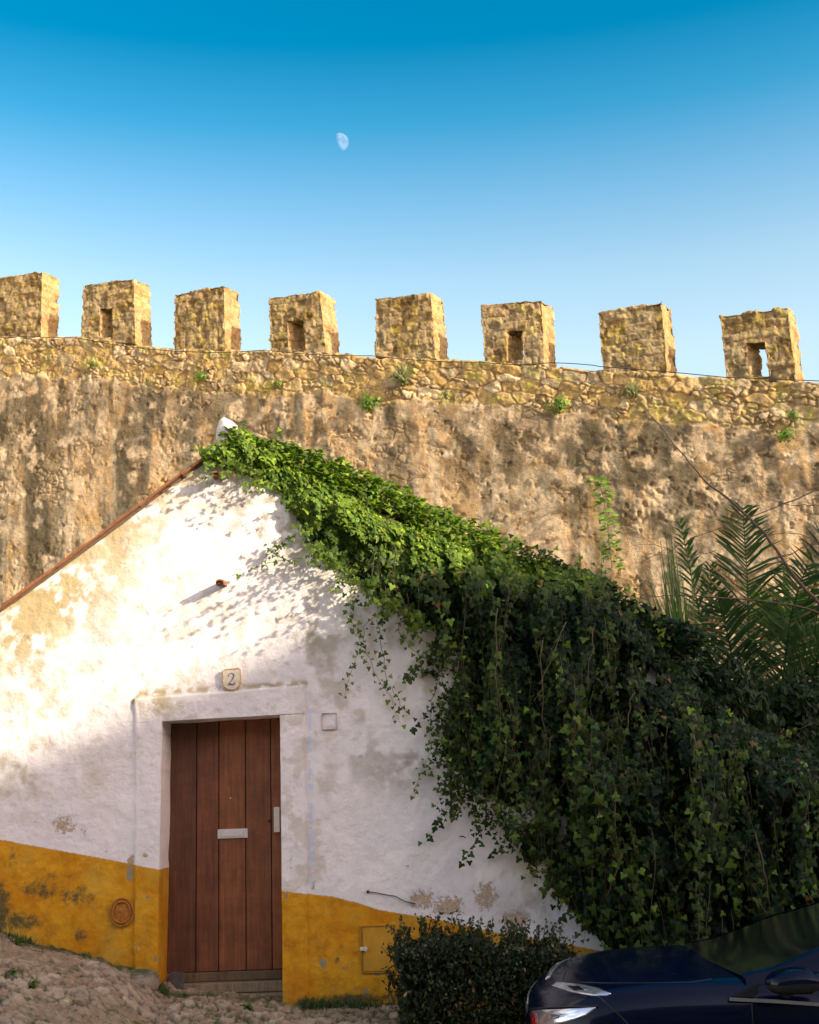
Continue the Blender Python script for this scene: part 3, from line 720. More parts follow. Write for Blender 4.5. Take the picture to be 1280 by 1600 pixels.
def door():
    YD = YF+.33
    x0, x1 = at(258, 1300, YD)[0], at(452, 1300, YD)[0]
    z1 = at(350, 1113, YD)[2]; zb = at(350, 1517, YD)[2]
    seams = [at(p, 1300, YD)[0] for p in (307, 342, 384, 424)]
    d = empty('door', (x0, YD, zb)); d.parent = HOUSE; d.location = (Vector((x0, YD, zb))-HOUSE.location)
    def pl(name, a, b, dy=.0, parent=d, col=(.19, .068, .03)):
        m = MB(); m.box((a[0], YD-dy, a[1]), (b[0], YD-dy+.035, b[1]), bev=.004)
        V = np.concatenate(m.v); c = np.tile(np.array(col), (len(V), 1))
        return mesh(name, V, m.f, M['wood'], parent, False, col=c)
    xs = [x0]+seams+[x1]; cols = [(.13, .047, .02), (.19, .064, .023), (.25, .084, .027), (.235, .079, .026), (.26, .09, .029)]
    for i in range(5):
        pl('plank', (xs[i]+.0035, zb), (xs[i+1]-.0035, z1+.05), rj.uniform(0, .003), col=cols[i])
    bk = MB(); bk.box((x0-.1, YD+.038, zb-.3), (x1+.1, YD+.09, z1+.15)); bk.build('door_backing', M['black'], d)
    # bottom rail and weathered sill boards
    zc = at(350, 1532, YD)[2]; ze = at(350, 1549, YD)[2]
    pl('bottom_rail', (x0, zc), (x1, zb-.004), .022, col=(.15, .095, .045))
    # letter slot
    lp = [at(p, q, YD-.02) for p, q in ((340, 1296), (387, 1309))]
    ls = MB(); ls.box((lp[0][0], YD-.016, lp[1][2]), (lp[1][0], YD-.001, lp[0][2]), bev=.003)
    lo = ls.build('letter_slot', M['metal'], d)
    fl = MB(); fl.box((lp[0][0]+.025, YD-.024, lp[1][2]+.013), (lp[1][0]-.03, YD-.0165, lp[0][2]-.013), bev=.003); fl.build('flap', M['metal'], lo)
    # pull handle with a knob behind it, key hole
    hp = [at(p, q, YD-.05) for p, q in ((428, 1261), (438, 1300))]
    hm = MB(); hm.box((hp[0][0], YD-.062, hp[1][2]), (hp[1][0]-.003, YD-.045, hp[0][2]), bev=.006)
    for zz in (hp[1][2]+.03, hp[0][2]-.03): hm.box((hp[0][0]+.012, YD-.046, zz-.008), (hp[1][0]-.014, YD-.001, zz+.008))
    hm.build('handle', M['metal'], d)
    kp = at(421, 1283, YD-.01); km = MB(); km.tube([(kp[0], YD-.009, kp[2]), (kp[0], YD-.001, kp[2])], .011, 10); km.build('keyhole', M['black'], d)
    # peephole dent
    kp = at(360, 1247, YD-.01); km = MB(); km.tube([(kp[0], YD-.006, kp[2]), (kp[0], YD-.001, kp[2])], .005, 8); km.build('spy_hole', M['metal'], d)
    # frame member above the door, threshold
    fz = at(350, 1123, YD)[2]
    V = MB(); V.box((x0-.05, YD-.05, fz), (x1+.05, YD+.03, fz+.15), bev=.004); Vv = np.concatenate(V.v)
    mesh('head_rail', Vv, V.f, M['wood'], d, False, col=np.tile((.20, .11, .06), (len(Vv), 1)))
    t = MB(); t.box((x0-.04, YD-.09, ze), (x1+.04, YD+.03, zc-.004), bev=.008); t.box((x0-.05, YD-.16, ze-.25), (x1+.05, YD+.03, ze-.004), bev=.01)
    Vv = np.concatenate(t.v); mesh('threshold', Vv, t.f, M['wood'], HOUSE, False, col=np.tile((.26, .19, .11), (len(Vv), 1)))
    # worn metal corner plate at the foot
    c0 = at(266, 1519, YD-.10); c1 = at(287, 1547, YD-.10)
    t = MB(); t.box((c0[0], YD-.100, c1[2]), (c1[0], YD-.0915, c0[2]), bev=.002); t.build('kick_plate', mat('dull_tin', (.10, .085, .075), .6, var=.45, scale=25), HOUSE)
door()

def small_fittings():
    # white stub at the top of the gable
    P = [(343, 662), (352, 655), (371, 667), (374, 694), (344, 699), (337, 683)]
    w = [fx(*p) for p in P]; n = len(w)
    V = [(a, YF-.05, b) for a, b in w]+[(a, YF+.35, b) for a, b in w]
    bm = bmesh.new(); vv = [bm.verts.new(v) for v in V]
    bm.faces.new(vv[:n]); bm.faces.new(vv[n:][::-1])
    for i in range(n): bm.faces.new((vv[i], vv[i+n], vv[(i+1) % n+n], vv[(i+1) % n]))
    bmesh.ops.subdivide_edges(bm, edges=list(bm.edges), cuts=5, use_grid_fill=True)
    bmesh.ops.triangulate(bm, faces=list(bm.faces)); bm.verts.index_update(); bm.normal_update()
    V = np.array([v.co for v in bm.verts]); N = np.array([v.normal for v in bm.verts]); Fs = [[v.index for v in f.verts] for f in bm.faces]; bm.free()
    V = V+N*(.05*(fbm(V[:, 0]*9, V[:, 1]*9, V[:, 2]*9, seed=77)-.55))[:, None]
    c, A = plaster_attrs(V[:, 0], V[:, 2]); c = mixc((.62, .56, .47), (.80, .75, .70), fbm(V[:, 0]*14, V[:, 1]*14, V[:, 2]*14, seed=78))
    A['flake'][:] = -.4
    mesh('ridge_stub', V, Fs, M['plaster'], HOUSE, col=c, attrs=A)
    # two broken clay pegs
    for (a, b), dx in (((343, 745), .0), ((349, 911), .0)):
        x, z = fx(a, b); m = MB()
        for k in range(2):
            pts = []
            for s_, rr in ((0, .030), (.12, .034), (.21-.03*k, .028)):
                for j in range(9):
                    th = math.pi*(j/8)
                    pts.append((x+math.cos(th)*rr, YF+.02-s_, z+math.sin(th)*rr*.7-.012*k-.1*s_))
                    
            nn = len(pts); pts2 = [(p[0]*1.0, p[1], p[2]-.012) for p in pts]
            q = [(i*9+j, i*9+j+1, (i+1)*9+j+1, (i+1)*9+j) for i in range(2) for j in range(8)]
            q2 = [tuple(i+nn for i in f[::-1]) for f in q]
            edge = [(18+j, 18+j+1, 18+j+1+nn, 18+j+nn) for j in range(8)]+[(i*9, (i+1)*9, (i+1)*9+nn, i*9+nn) for i in range(2)]+[((i+1)*9+8, i*9+8, i*9+8+nn, (i+1)*9+8+nn) for i in range(2)]
            m.add(pts+pts2, q+q2+edge); 
        m.build('broken_clay_tile', M['terra'], HOUSE)
    # house number tile
    x, z = fx(363, 1062); Yp = YF-.012
    out = [(-.062, .066), (-.045, .073), (.05, .078), (.064, .068), (.066, -.02), (.058, -.05), (.03, -.068), (0, -.076), (-.035, -.066), (-.058, -.046), (-.064, -.02)]
    n = len(out)
    def slab(pts, y0, y1, nm, m_, par):
        V = [(x+a, y0, z+b) for a, b in pts]+[(x+a, y1, z+b) for a, b in pts]; k = len(pts)
        return mesh(nm, V, [tuple(range(k)), tuple(range(2*k-1, k-1, -1))]+[(i, i+k, (i+1) % k+k, (i+1) % k) for i in range(k)], m_, par, False)
    pq = slab(out, YF-.030, YF+.01, 'house_number', M['plaque'], HOUSE); 
    rim = MB(); rim.tube([(x+a*1.04, YF-.028, z+b*1.04) for a, b in out+out[:1]], [.0035+.002*(i % 3) for i in range(n+1)], 6); rim.build('tile_rim', mat('rim_rust', (.58, .40, .20), .9, var=.4, scale=60), pq)
    # the figure 2: a swelling pen stroke
    pth = [(-.022, .022, .006), (-.026, .030, .004), (-.018, .042, .003), (-.002, .048, .003), (.014, .042, .006), (.018, .028, .0085), (.012, .010, .007), (.0, -.008, .004), (-.014, -.024, .003), (-.022, -.034, .003)]
    def stroke(pth, yy, m_):
        p = np.array(pth); tt = np.linspace(0, len(p)-1, 40); cx = np.interp(tt, range(len(p)), p[:, 0]); cz = np.interp(tt, range(len(p)), p[:, 1]); w_ = np.interp(tt, range(len(p)), p[:, 2])
        g = np.stack([np.gradient(cx), np.gradient(cz)], 1); g /= np.linalg.norm(g, axis=1)[:, None]+1e-9; nx, nz_ = -g[:, 1], g[:, 0]
        V = []
        for s_ in (-.5, .5):
            for dy in (0, .004): V += [(x+a+k*b*s_, yy+dy, z+c_+l_*b*s_) for a, c_, b, k, l_ in zip(cx, cz, w_, nx, nz_)]
        N_ = 40; Fs = []
        for i in range(N_-1): Fs += [(i, i+1, 2*N_+i+1, 2*N_+i), (i, N_+i, N_+i+1, i+1), (2*N_+i, 2*N_+i+1, 3*N_+i+1, 3*N_+i)]
        m_.add(V, Fs)
    m = MB(); stroke(pth, YF-.0345, m); stroke([(-.025, -.036, .011), (-.012, -.036, .012), (.006, -.040, .010), (.018, -.038, .007), (.026, -.022, .003)], YF-.0348, m)
    m.build('numeral', M['number'], pq)
    # hatch with hinge side and latch
    q = [fx(*p) for p in ((566, 1449), (615, 1449), (615, 1516), (565, 1517))]
    h = MB(); xa, xb, za, zb = q[0][0], q[1][0], q[2][1], q[0][1]
    h.box((xa, YF-.014, za), (xb, YF+.02, zb), bev=.003); ho = h.build('meter_hatch', M['hatch'], HOUSE)
    fr = MB(); t = .010
    for a, b in (((xa-t-.004, zb+.004), (xb+t+.004, zb+.004+t)), ((xa-t-.004, za-.004-t), (xb+t+.004, za-.004)), ((xa-t-.004, za-.0035), (xa-.004, zb+.0035)), ((xb+.004, za-.0035), (xb+t+.004, zb+.0035))):
        fr.box((a[0], YF-.020, a[1]), (b[0], YF+.02, b[1]), bev=.002)
    fr.build('hatch_frame', mat('hatch_rim', (.42, .20, .01), .8, var=.3), ho)
    xl, zl = fx(566, 1482); la = MB(); la.box((xl-.012, YF-.034, zl-.012), (xl+.04, YF-.021, zl+.012), bev=.003); la.box((xl+.022, YF-.04, zl-.02), (xl+.03, YF-.0345, zl+.02), bev=.002)
    la.tube([(xl-.006, YF-.045, zl), (xl-.006, YF-.01, zl)], .009, 8); la.build('latch', M['metal'], ho)
    # round rusty cover
    x, z = fx(191, 1425); g = MB()
    for rr, y0, tb in ((.092, .012, .008), (.070, .018, .007)):
        th = np.linspace(0, 2*math.pi, 29); g.tube(np.stack([x+rr*np.cos(th)*.92, np.full(29, YF-y0-.004), z+rr*np.sin(th)*1.06], 1), tb+.002*np.sin(th*5), 6, caps=False)
    th = np.linspace(0, 2*math.pi, 25)[:-1]; V = [(x, YF-.024, z)]+[(x+.066*math.cos(t_)*.92, YF-.014, z+.066*math.sin(t_)*1.06) for t_ in th]
    g.add(V, [(0, i+1, (i+1) % 24+1) for i in range(24)])
    g.tube([(x-.01, YF-.032, z+.01), (x, YF-.02, z)], .006, 6); g.build('round_cover', mat('ochre_iron', (.40, .15, .015), .85, var=.4, scale=40, bump=.004), HOUSE)
    # blank little box cover on the right of the door
    x, z = fx(515, 1127); b = MB(); w_, hh = .056, .062
    for a, c_ in (((-w_, -hh), (w_, -hh+.0022)), ((-w_, hh-.0022), (w_, hh)), ((-w_, -hh+.0025), (-w_+.0022, hh-.0025)), ((w_-.0022, -hh+.0025), (w_, hh-.0025))):
        b.box((x+a[0], YF-.010, z+a[1]), (x+c_[0], YF+.01, z+c_[1]))
    b.build('box_cover', mat('cover_edge', (.50, .40, .34), .9, var=.3), HOUSE)
    # wire end on a nail
    x, z = fx(575, 1393); m = MB(); m.tube([(x, YF-.03, z), (x, YF+.01, z)], .010, 8)
    pts = [fx(*p) for p in ((575, 1393), (590, 1395), (604, 1398), (618, 1400), (632, 1408), (650, 1412))]
    m.tube([(a, YF-.014, b) for a, b in pts], .0035, 5); m.build('wire', M['cable'], HOUSE)
small_fittings()

# ================================================================== GROUND
def ground():
    X = np.concatenate([-np.geomspace(80, 4.0, 22), np.arange(-3.9, 1.1, .0125), np.linspace(1.15, 6, 60), np.geomspace(6.3, 80, 20)])
    Y = np.concatenate([-np.geomspace(70, .5, 20), np.linspace(0, 6.7, 80), np.arange(6.75, 9.62, .0125), np.linspace(9.7, 30, 40), np.geomspace(33, 90, 8)])
    x, y = np.meshgrid(X, Y); z = gz(x, np.minimum(y, YF))
    near = ss(x, -3.95, -3.6)*ss(x, 1.1, .9)*ss(y, 6.7, 6.9)
    wx, wy = x+.05*(fbm(x*4, y*4, seed=500)-.5)*2, y+.05*(fbm(x*4, y*4, seed=501)-.5)*2
    f1, f2, i1 = vor(wx/.105, wy/.085, seed=510, jit=.95); e = f2-f1
    q1, q2, i2 = vor(x/.04, y/.04, seed=512); e2 = q2-q1
    bury = ss(fbm(x*2.2, y*2.2, seed=515), .44, .60)*.75            # patches where soil covers the stones
    bury = np.maximum(bury, ss(.26-np.abs(YF-y), 0, .2)*.8)
    hst = ss(e, 0, .13)*(.020+.030*i1)+.028*(vn(x*13+i1*90, y*13+i1*37, seed=518)-.5)*ss(e, .0, .2)+.016*(fbm(x*30, y*30, seed=520)-.5)*2+.012*ss(e2, 0, .3)
    hso = .03+.016*(fbm(x*14, y*14, seed=521)-.5)*2+.016*ss(e2, .02, .35)*(i2 > .45)
    h = hst*(1-bury)+hso*bury-.035
    h += .09*(fbm(x*1.3, y*1.3, seed=530)-.5)+.035*(fbm(x*5, y*5, seed=531)-.5)
    z = z+h*near
    # low stone edge to the left of the doorstep
    wpx, wpy = proj(np.stack([x, y, z], -1))
    st = mixc((.33, .245, .15), (.46, .36, .24), i1); st = mixc(st, (.32, .22, .13), (i1*7 % 1 > .7)*.8)
    so_ = mixc((.22, .155, .085), (.33, .24, .14), fbm(x*9, y*9, seed=540)); so_ = mixc(so_, st*.9, (ss(e2, .06, .2)*(i2 > .5))*.6)
    c = mixc(mixc(so_*.28, st, ss(e, .03, .13)), so_, bury)
    moss = ss(fbm(x*5, y*5, seed=550), .52, .64)*ss(e, .3, .04)*.85+ss(.10-np.abs(YF-y), -.06, .08)*ss(fbm(x*7, y*7, seed=552), .35, .5)*.8
    c = mixc(c, (.07, .085, .025), np.clip(moss, 0, 1)); c = c*(.8+.4*fbm(x*40, y*40, seed=551))[..., None]
    c = mixc((.20, .165, .12), c, near)
    nr, nc = x.shape
    o = mesh('ground', np.stack([x, y, z], -1).reshape(-1, 3), gridf(nr, nc), M['cobble'], None, col=c.reshape(-1, 3)); tag(o, kind='structure')
ground()

# ================================================================== IVY
IVP = [(312, 706), (335, 694), (352, 690), (366, 668), (388, 674), (410, 690), (450, 712), (500, 742), (550, 772), (600, 810), (660, 826), (720, 850), (780, 856), (820, 874), (880, 886), (920, 890), (960, 910), (990, 945), (1020, 990), (1060, 1048), (1100, 1085), (1160, 1130), (1300, 1185),
       (1500, 1215), (1500, 1800), (1000, 1800), (962, 1480), (925, 1450), (885, 1405), (850, 1370), (815, 1330), (828, 1290), (850, 1245), (800, 1256), (740, 1225), (694, 1170), (700, 1120), (722, 1040), (712, 1000), (688, 985), (640, 955), (590, 930), (545, 895), (500, 868), (480, 830), (440, 768), (400, 742), (350, 728), (315, 716)]
IVP = np.array(IVP, float)
def polydist(x, y, P):
    d = np.full(np.shape(x), 1e9)
    for i in range(len(P)):
        a = P[i]; b = P[(i+1) % len(P)]; ab = b-a
        t = np.clip(((x-a[0])*ab[0]+(y-a[1])*ab[1])/(ab@ab), 0, 1)
        d = np.minimum(d, np.hypot(x-a[0]-t*ab[0], y-a[1]-t*ab[1]))
    return d
def bulge(px, py):
    "how far the foliage stands out from the wall, in metres"
    d = polydist(px, py, IVP)
    lim = np.interp(px, [300, 500, 700, 900, 1100, 1400], [.16, .26, .38, .62, .8, .9])
    n = .5*fbm(px/85, py/150, seed=600, octv=3)+.5*fbm(px/34, py/95, seed=603, octv=2)
    return lim*(1-np.exp(-d/np.interp(px, [300, 700, 1000], [18, 40, 60])))*np.clip(-.25+2.4*n, .2, 1.7)*.85+.03
def ivy_color(n, sun_tint):
    lu = np.clip(sun_tint, 0, 1)[:, None]; base = np.array([.013, .030, .006])*(1-lu)+np.array([.14, .215, .020])*lu; c = base*(R.lognormal(0, .30, (n, 1))**np.where(lu > .3, 1, 1.8))  # dark green mixed towards yellow-green: sunlight painted into the leaf colour
    y = (R.random((n, 1)) < .14+.15*sun_tint[:, None]); c = np.where(y, c*np.array([1.6, 1.45, 1.2]), c)
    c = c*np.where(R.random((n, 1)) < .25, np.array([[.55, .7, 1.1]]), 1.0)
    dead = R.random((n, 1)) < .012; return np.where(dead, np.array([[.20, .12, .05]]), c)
def ivy():
    root = empty('ivy', at(1000, 1560, YF)+np.array([0, 0, -.1]), 'thick green ivy spilling over the right roof slope and hanging down the wall', 'ivy')
    C, N, T, S, K = [], [], [], [], []
    stems = MB()
    def put(P, n_, t_, s_, k_): C.append(P); N.append(n_); T.append(t_); S.append(s_); K.append(k_)
    # 1. the body of foliage: leaves shingled through the bulge
    want = 62000; got = 0
    while got < want:
        px = R.uniform(300, 1420, 40000); py = R.uniform(655, 1700, 40000)
        ok = inpoly(px, py, IVP); px, py = px[ok], py[ok]
        ed = polydist(px, py, IVP); g = fbm(px/30, py/62, seed=610, octv=3)
        ok = (g > np.where((ed > 60) | (px < 720), .12, .30)) & (R.random(len(px)) < np.where(px < 650, 1.0, .75)); px, py, ed, g = px[ok], py[ok], ed[ok], g[ok]
        m = len(px); b = bulge(px, py); outer = (g > .50) | ((py < np.interp(px, IVP[:24, 0], IVP[:24, 1])+60) & (g > .42)); dep = b*np.where(outer, 1-.6*R.random(m)**1.8, .50*R.random(m)**.7)
        p0 = at(px, py, YF-dep)
        nn = np.array([0, -1, .35])+rnd(m, .42)
        up = ss(py-np.interp(px, IVP[:24, 0], IVP[:24, 1]), np.interp(px, [300, 550, 800, 900], [150, 150, 80, 60]), 0)*ss(px, 1010, 850)  # sunny top band: leaves turned to the sun and coloured as sunlit
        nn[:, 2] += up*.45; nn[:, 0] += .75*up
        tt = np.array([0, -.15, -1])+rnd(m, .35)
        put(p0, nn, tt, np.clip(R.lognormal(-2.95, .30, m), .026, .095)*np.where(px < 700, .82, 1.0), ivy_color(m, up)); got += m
    # 2. foliage lying back over the roof, so that the mass has a far side
    m = 9000; xs = RX-.1+(XR+.5-RX)*R.random(m)**.85; back = -.06+R.random(m)**1.3*np.interp(xs, [RX, RX+1, XR], [.35, .6, .9])
    rz = np.where(xs < XR, roofz(np.minimum(xs, XR)), np.interp(xs, [XR, XR+1.4], [float(roofz(np.array(XR))), float(roofz(np.array(XR)))-.45]))
    h = R.random(m)*(.12+.26*fbm(xs*2.3, back*2, seed=620))*np.interp(xs, [RX, RX+1.0, XR], [.5, 1.1, 1.0])
    put(np.stack([xs, YF+back, rz+.02+h], 1), np.array([.1, -.3, 1])+rnd(m, .45), np.array([.3, -.6, -.5])+rnd(m, .4), R.uniform(.04, .07, m), ivy_color(m, ss(xs, 1.35, .7)*.85))  # roof leaves coloured as sunlit, fading out to the right
    # 3. hanging strands in front of the mass and past its lower edge
    def strand(P, leafstep=.045, size=(.035, .065), rad=.0035, sun_tint=.3, woody=False):
        P = np.asarray(P, float); seg = np.linalg.norm(np.diff(P, axis=0), axis=1); Ltot = seg.sum()
        stems.tube(P, np.linspace(rad, rad*.4, len(P))*.75, 4)
        k = max(2, int(Ltot/leafstep)); s_ = np.linspace(0, Ltot, k); cs = np.concatenate([[0], np.cumsum(seg)])
        Q = np.stack([np.interp(s_, cs, P[:, i]) for i in range(3)], 1)+rnd(k, .012)
        side = np.where(np.arange(k) % 2, 1, -1)
        Q[:, 0] += side*R.uniform(.005, .03, k)
        put(Q, np.array([0, -1, .2])+rnd(k, .45), np.stack([side*.6, np.full(k, -.1), np.full(k, -1.)], 1)+rnd(k, .35), R.uniform(*size, k), ivy_color(k, np.full(k, sun_tint)))
    for i in range(230):
        while True:
            px, py = R.uniform(560, 1330), R.uniform(840, 1480)
            if inpoly(np.array(px), np.array(py), IVP): break
        b = float(bulge(np.array(px), np.array(py))); L_ = R.uniform(.3, 1.0); n = 9
        p = at(px, py, YF-b-.03); t = np.linspace(0, 1, n)
        pts = np.stack([p[0]+R.normal(0, .07)*t+.02*np.sin(t*7+R.random()*6), p[1]-.03-.10*t*(1-t)*4*R.random()+0*t, p[2]-L_*t], 1)
        q = proj(pts); inside = inpoly(q[0], q[1], IVP)
        bb = bulge(q[0], q[1]); pts[:, 1] = np.where(inside, np.minimum(pts[:, 1], YF-bb*.95-.02), np.minimum(pts[:, 1], YF-.05))
        n_in = n if inside.all() else max(3, int(inside.argmin())+2)
        sz_ = R.uniform(.03, .07); strand(pts[:n_in], leafstep=R.uniform(.03, .09), size=(sz_*.7, sz_*1.25), sun_tint=.24, rad=.0026)
    # bare hanging stems over the dark hollow
    for px, py, px2, py2, off in [(775, 950, 778, 1110, .5), (885, 970, 835, 1100, .55), (925, 985, 920, 1080, .55), (845, 1000, 850, 1180, .5), (990, 1080, 975, 1160, .7), (860, 1150, 855, 1200, .5), (1085, 1150, 1088, 1200, .8), (610, 935, 593, 978, .12), (1180, 1300, 1205, 1420, .8), (975, 1330, 950, 1400, .6)]:
        a, b = at(px, py, YF-off), at(px2, py2, YF-off-.02); t = np.linspace(0, 1, 7)[:, None]
        stems.tube(a*(1-t)+b*t+rnd(7, .008), np.linspace(.0042, .0022, 7), 5)
    # the thin tendrils against the white wall, traced
    TR = [[(600, 955), (570, 975), (566, 1005), (580, 1040), (598, 1070), (612, 1095), (625, 1130)], [(566, 1005), (553, 1035), (545, 1060), (538, 1090)], [(592, 968), (597, 1020), (606, 1070), (622, 1092), (632, 1110)],
          [(640, 945), (620, 985), (640, 1010), (660, 1030), (640, 1065)], [(700, 1030), (680, 1075), (672, 1110), (672, 1150), (676, 1170), (662, 1200), (646, 1245)],
          [(676, 1168), (700, 1195), (715, 1220), (705, 1235), (680, 1232)], [(735, 1010), (712, 1060), (690, 1110), (675, 1165)], [(560, 925), (548, 960), (556, 990), (565, 1005)],
          [(700, 1105), (716, 1150), (720, 1180)], [(720, 1130), (740, 1160), (700, 1190)], [(545, 905), (548, 930), (545, 970)],
          [(500, 868), (450, 875), (420, 880), (395, 888), (382, 893)], [(465, 830), (440, 850), (425, 860), (415, 870)], [(440, 872), (424, 862), (420, 850)],
          [(345, 700), (325, 706), (312, 702)], [(360, 720), (330, 722), (318, 714)], [(760, 1240), (790, 1280), (800, 1300)], [(735, 1230), (715, 1260), (708, 1275)], [(830, 1330), (850, 1360), (820, 1365)], [(880, 1400), (905, 1440), (930, 1455)],
          [(780, 1200), (760, 1260), (770, 1290)], [(690, 1220), (735, 1265), (757, 1275)], [(640, 960), (655, 1000), (690, 1010), (700, 1040)]]
    for tr in TR:
        tr = np.array(tr, float); t = np.linspace(0, len(tr)-1, max(6, len(tr)*3)); q = np.stack([np.interp(t, range(len(tr)), tr[:, i]) for i in (0, 1)], 1)+R.normal(0, 1.2, (len(t), 2))
        off = np.linspace(.12, .05, len(t)); P = at(q[:, 0], q[:, 1], YF-off)
        strand(P, leafstep=.026, size=(.020, .048), rad=.0035, sun_tint=.5)
    # loose, open growth along the ragged left edge
    for i in range(66):
        py = R.uniform(985, 1300); px = float(np.interp(py, [985, 1040, 1170, 1225, 1260, 1300], [690, 722, 704, 740, 800, 838]))+R.normal(0, 15); L_ = R.uniform(.12, .42)
        a = at(px, py, YF-R.uniform(.06, .22)); t = np.linspace(0, 1, 7)[:, None]; dr = np.array([R.normal(-.25, .35), R.normal(0, .12), -1.0])
        P = a+dr*L_*t+rnd(7, .010); P[:, 1] = np.minimum(P[:, 1], YF-.04)
        strand(P, leafstep=R.uniform(.022, .04), size=(.022, .058), rad=.0028, sun_tint=.12)
    # sprigs reaching out from the lower edge; their long shadows rake across the white wall
    for i in range(52):
        k = R.random(); px = 330+370*k; py = float(np.interp(px, [330, 400, 440, 480, 500, 590, 640, 700], [722, 742, 768, 830, 868, 928, 955, 990]))+R.normal(0, 7)-4
        a = at(px, py, YF-.08); L_ = R.uniform(.10, .32); t = np.linspace(0, 1, 6)[:, None]; dr = np.array([R.normal(-.18, .2), R.uniform(-1.0, -.6), R.normal(-.05, .25)]); dr /= np.linalg.norm(dr)
        strand(a+t*dr*L_+np.array([0, 0, -.05])*t**2, leafstep=.024, size=(.026, .05), rad=.003, sun_tint=.7)
    for i in range(18):
        k = R.random(); px = 500+170*k; py = float(np.interp(px, [500, 590, 670], [862, 925, 972]))+R.normal(0, 6)
        a = at(px, py, YF-.10); L_ = R.uniform(.35, .70); t = np.linspace(0, 1, 9)[:, None]; dr = np.array([R.normal(-.05, .12), -1.0, R.normal(.12, .10)]); dr /= np.linalg.norm(dr)
        strand(a+t*dr*L_+np.array([0, 0, -.10])*t**2, leafstep=.032, size=(.024, .045), rad=.003, sun_tint=.5)
    # sprays standing up from the ridge line
    for px, py in [(375, 672), (380, 685), (420, 695), (560, 775), (575, 800), (600, 810), (660, 826), (690, 830), (720, 845), (800, 855), (850, 880), (890, 882), (940, 885), (985, 930), (1000, 940), (1040, 990), (1150, 1130), (1220, 1160)]:
        a = at(px, py+14, YF-.12); L_ = R.uniform(.10, .22); t = np.linspace(0, 1, 6)[:, None]
        strand(a+t*np.array([R.uniform(-.1, .12), -.05, L_]), leafstep=.022, size=(.03, .05), sun_tint=.9)
    C, N, T, S, K = map(np.concatenate, (C, N, T, S, K))
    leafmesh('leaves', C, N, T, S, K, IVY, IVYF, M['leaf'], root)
    stems.build('stems', M['stem'], root, smooth=True)['kind'] = 'stuff'
ivy()

# low wall the ivy grows over, right of the house
def garden_wall():
    X = np.linspace(XR+.02, 7.5, 160); Tz = np.linspace(0, 1, 60); x, t = np.meshgrid(X, Tz)
    zt = np.interp(x, [XR, XR+.5, XR+1.5, 7.5], [float(roofz(np.array(XR)))-.45, 1.85, 1.45, 1.3]); z = -1.3+(zt+1.3)*t
    d = .05*(fbm(x*2, z*2, seed=700)-.5)+.02*(fbm(x*9, z*9, seed=701)-.5)
    V = np.stack([x, YF+.05-d, z], -1).reshape(-1, 3); nr, nc = x.shape; off = len(V)
    top = V[(nr-1)*nc:]; bk = top+np.array([0, .35, 0]); lo = bk.copy(); lo[:, 2] = -1.3
    i0 = np.arange(nc)+(nr-1)*nc; i1 = np.arange(nc)+off; i2 = i1+nc
    Q = np.concatenate([gridf(nr, nc), np.stack([i0[:-1], i0[1:], i1[1:], i1[:-1]], -1), np.stack([i1[:-1], i1[1:], i2[1:], i2[:-1]], -1)])
    V = np.concatenate([V, bk, lo]); g = fbm(V[:, 0]*5, V[:, 2]*5, seed=705)
    o = mesh('garden_wall', V, Q, M['castle'], None, col=mixc((.30, .25, .17), (.16, .14, .09), g))
    tag(o, 'low rough garden wall buried under the ivy to the right of the house', 'wall')
garden_wall()

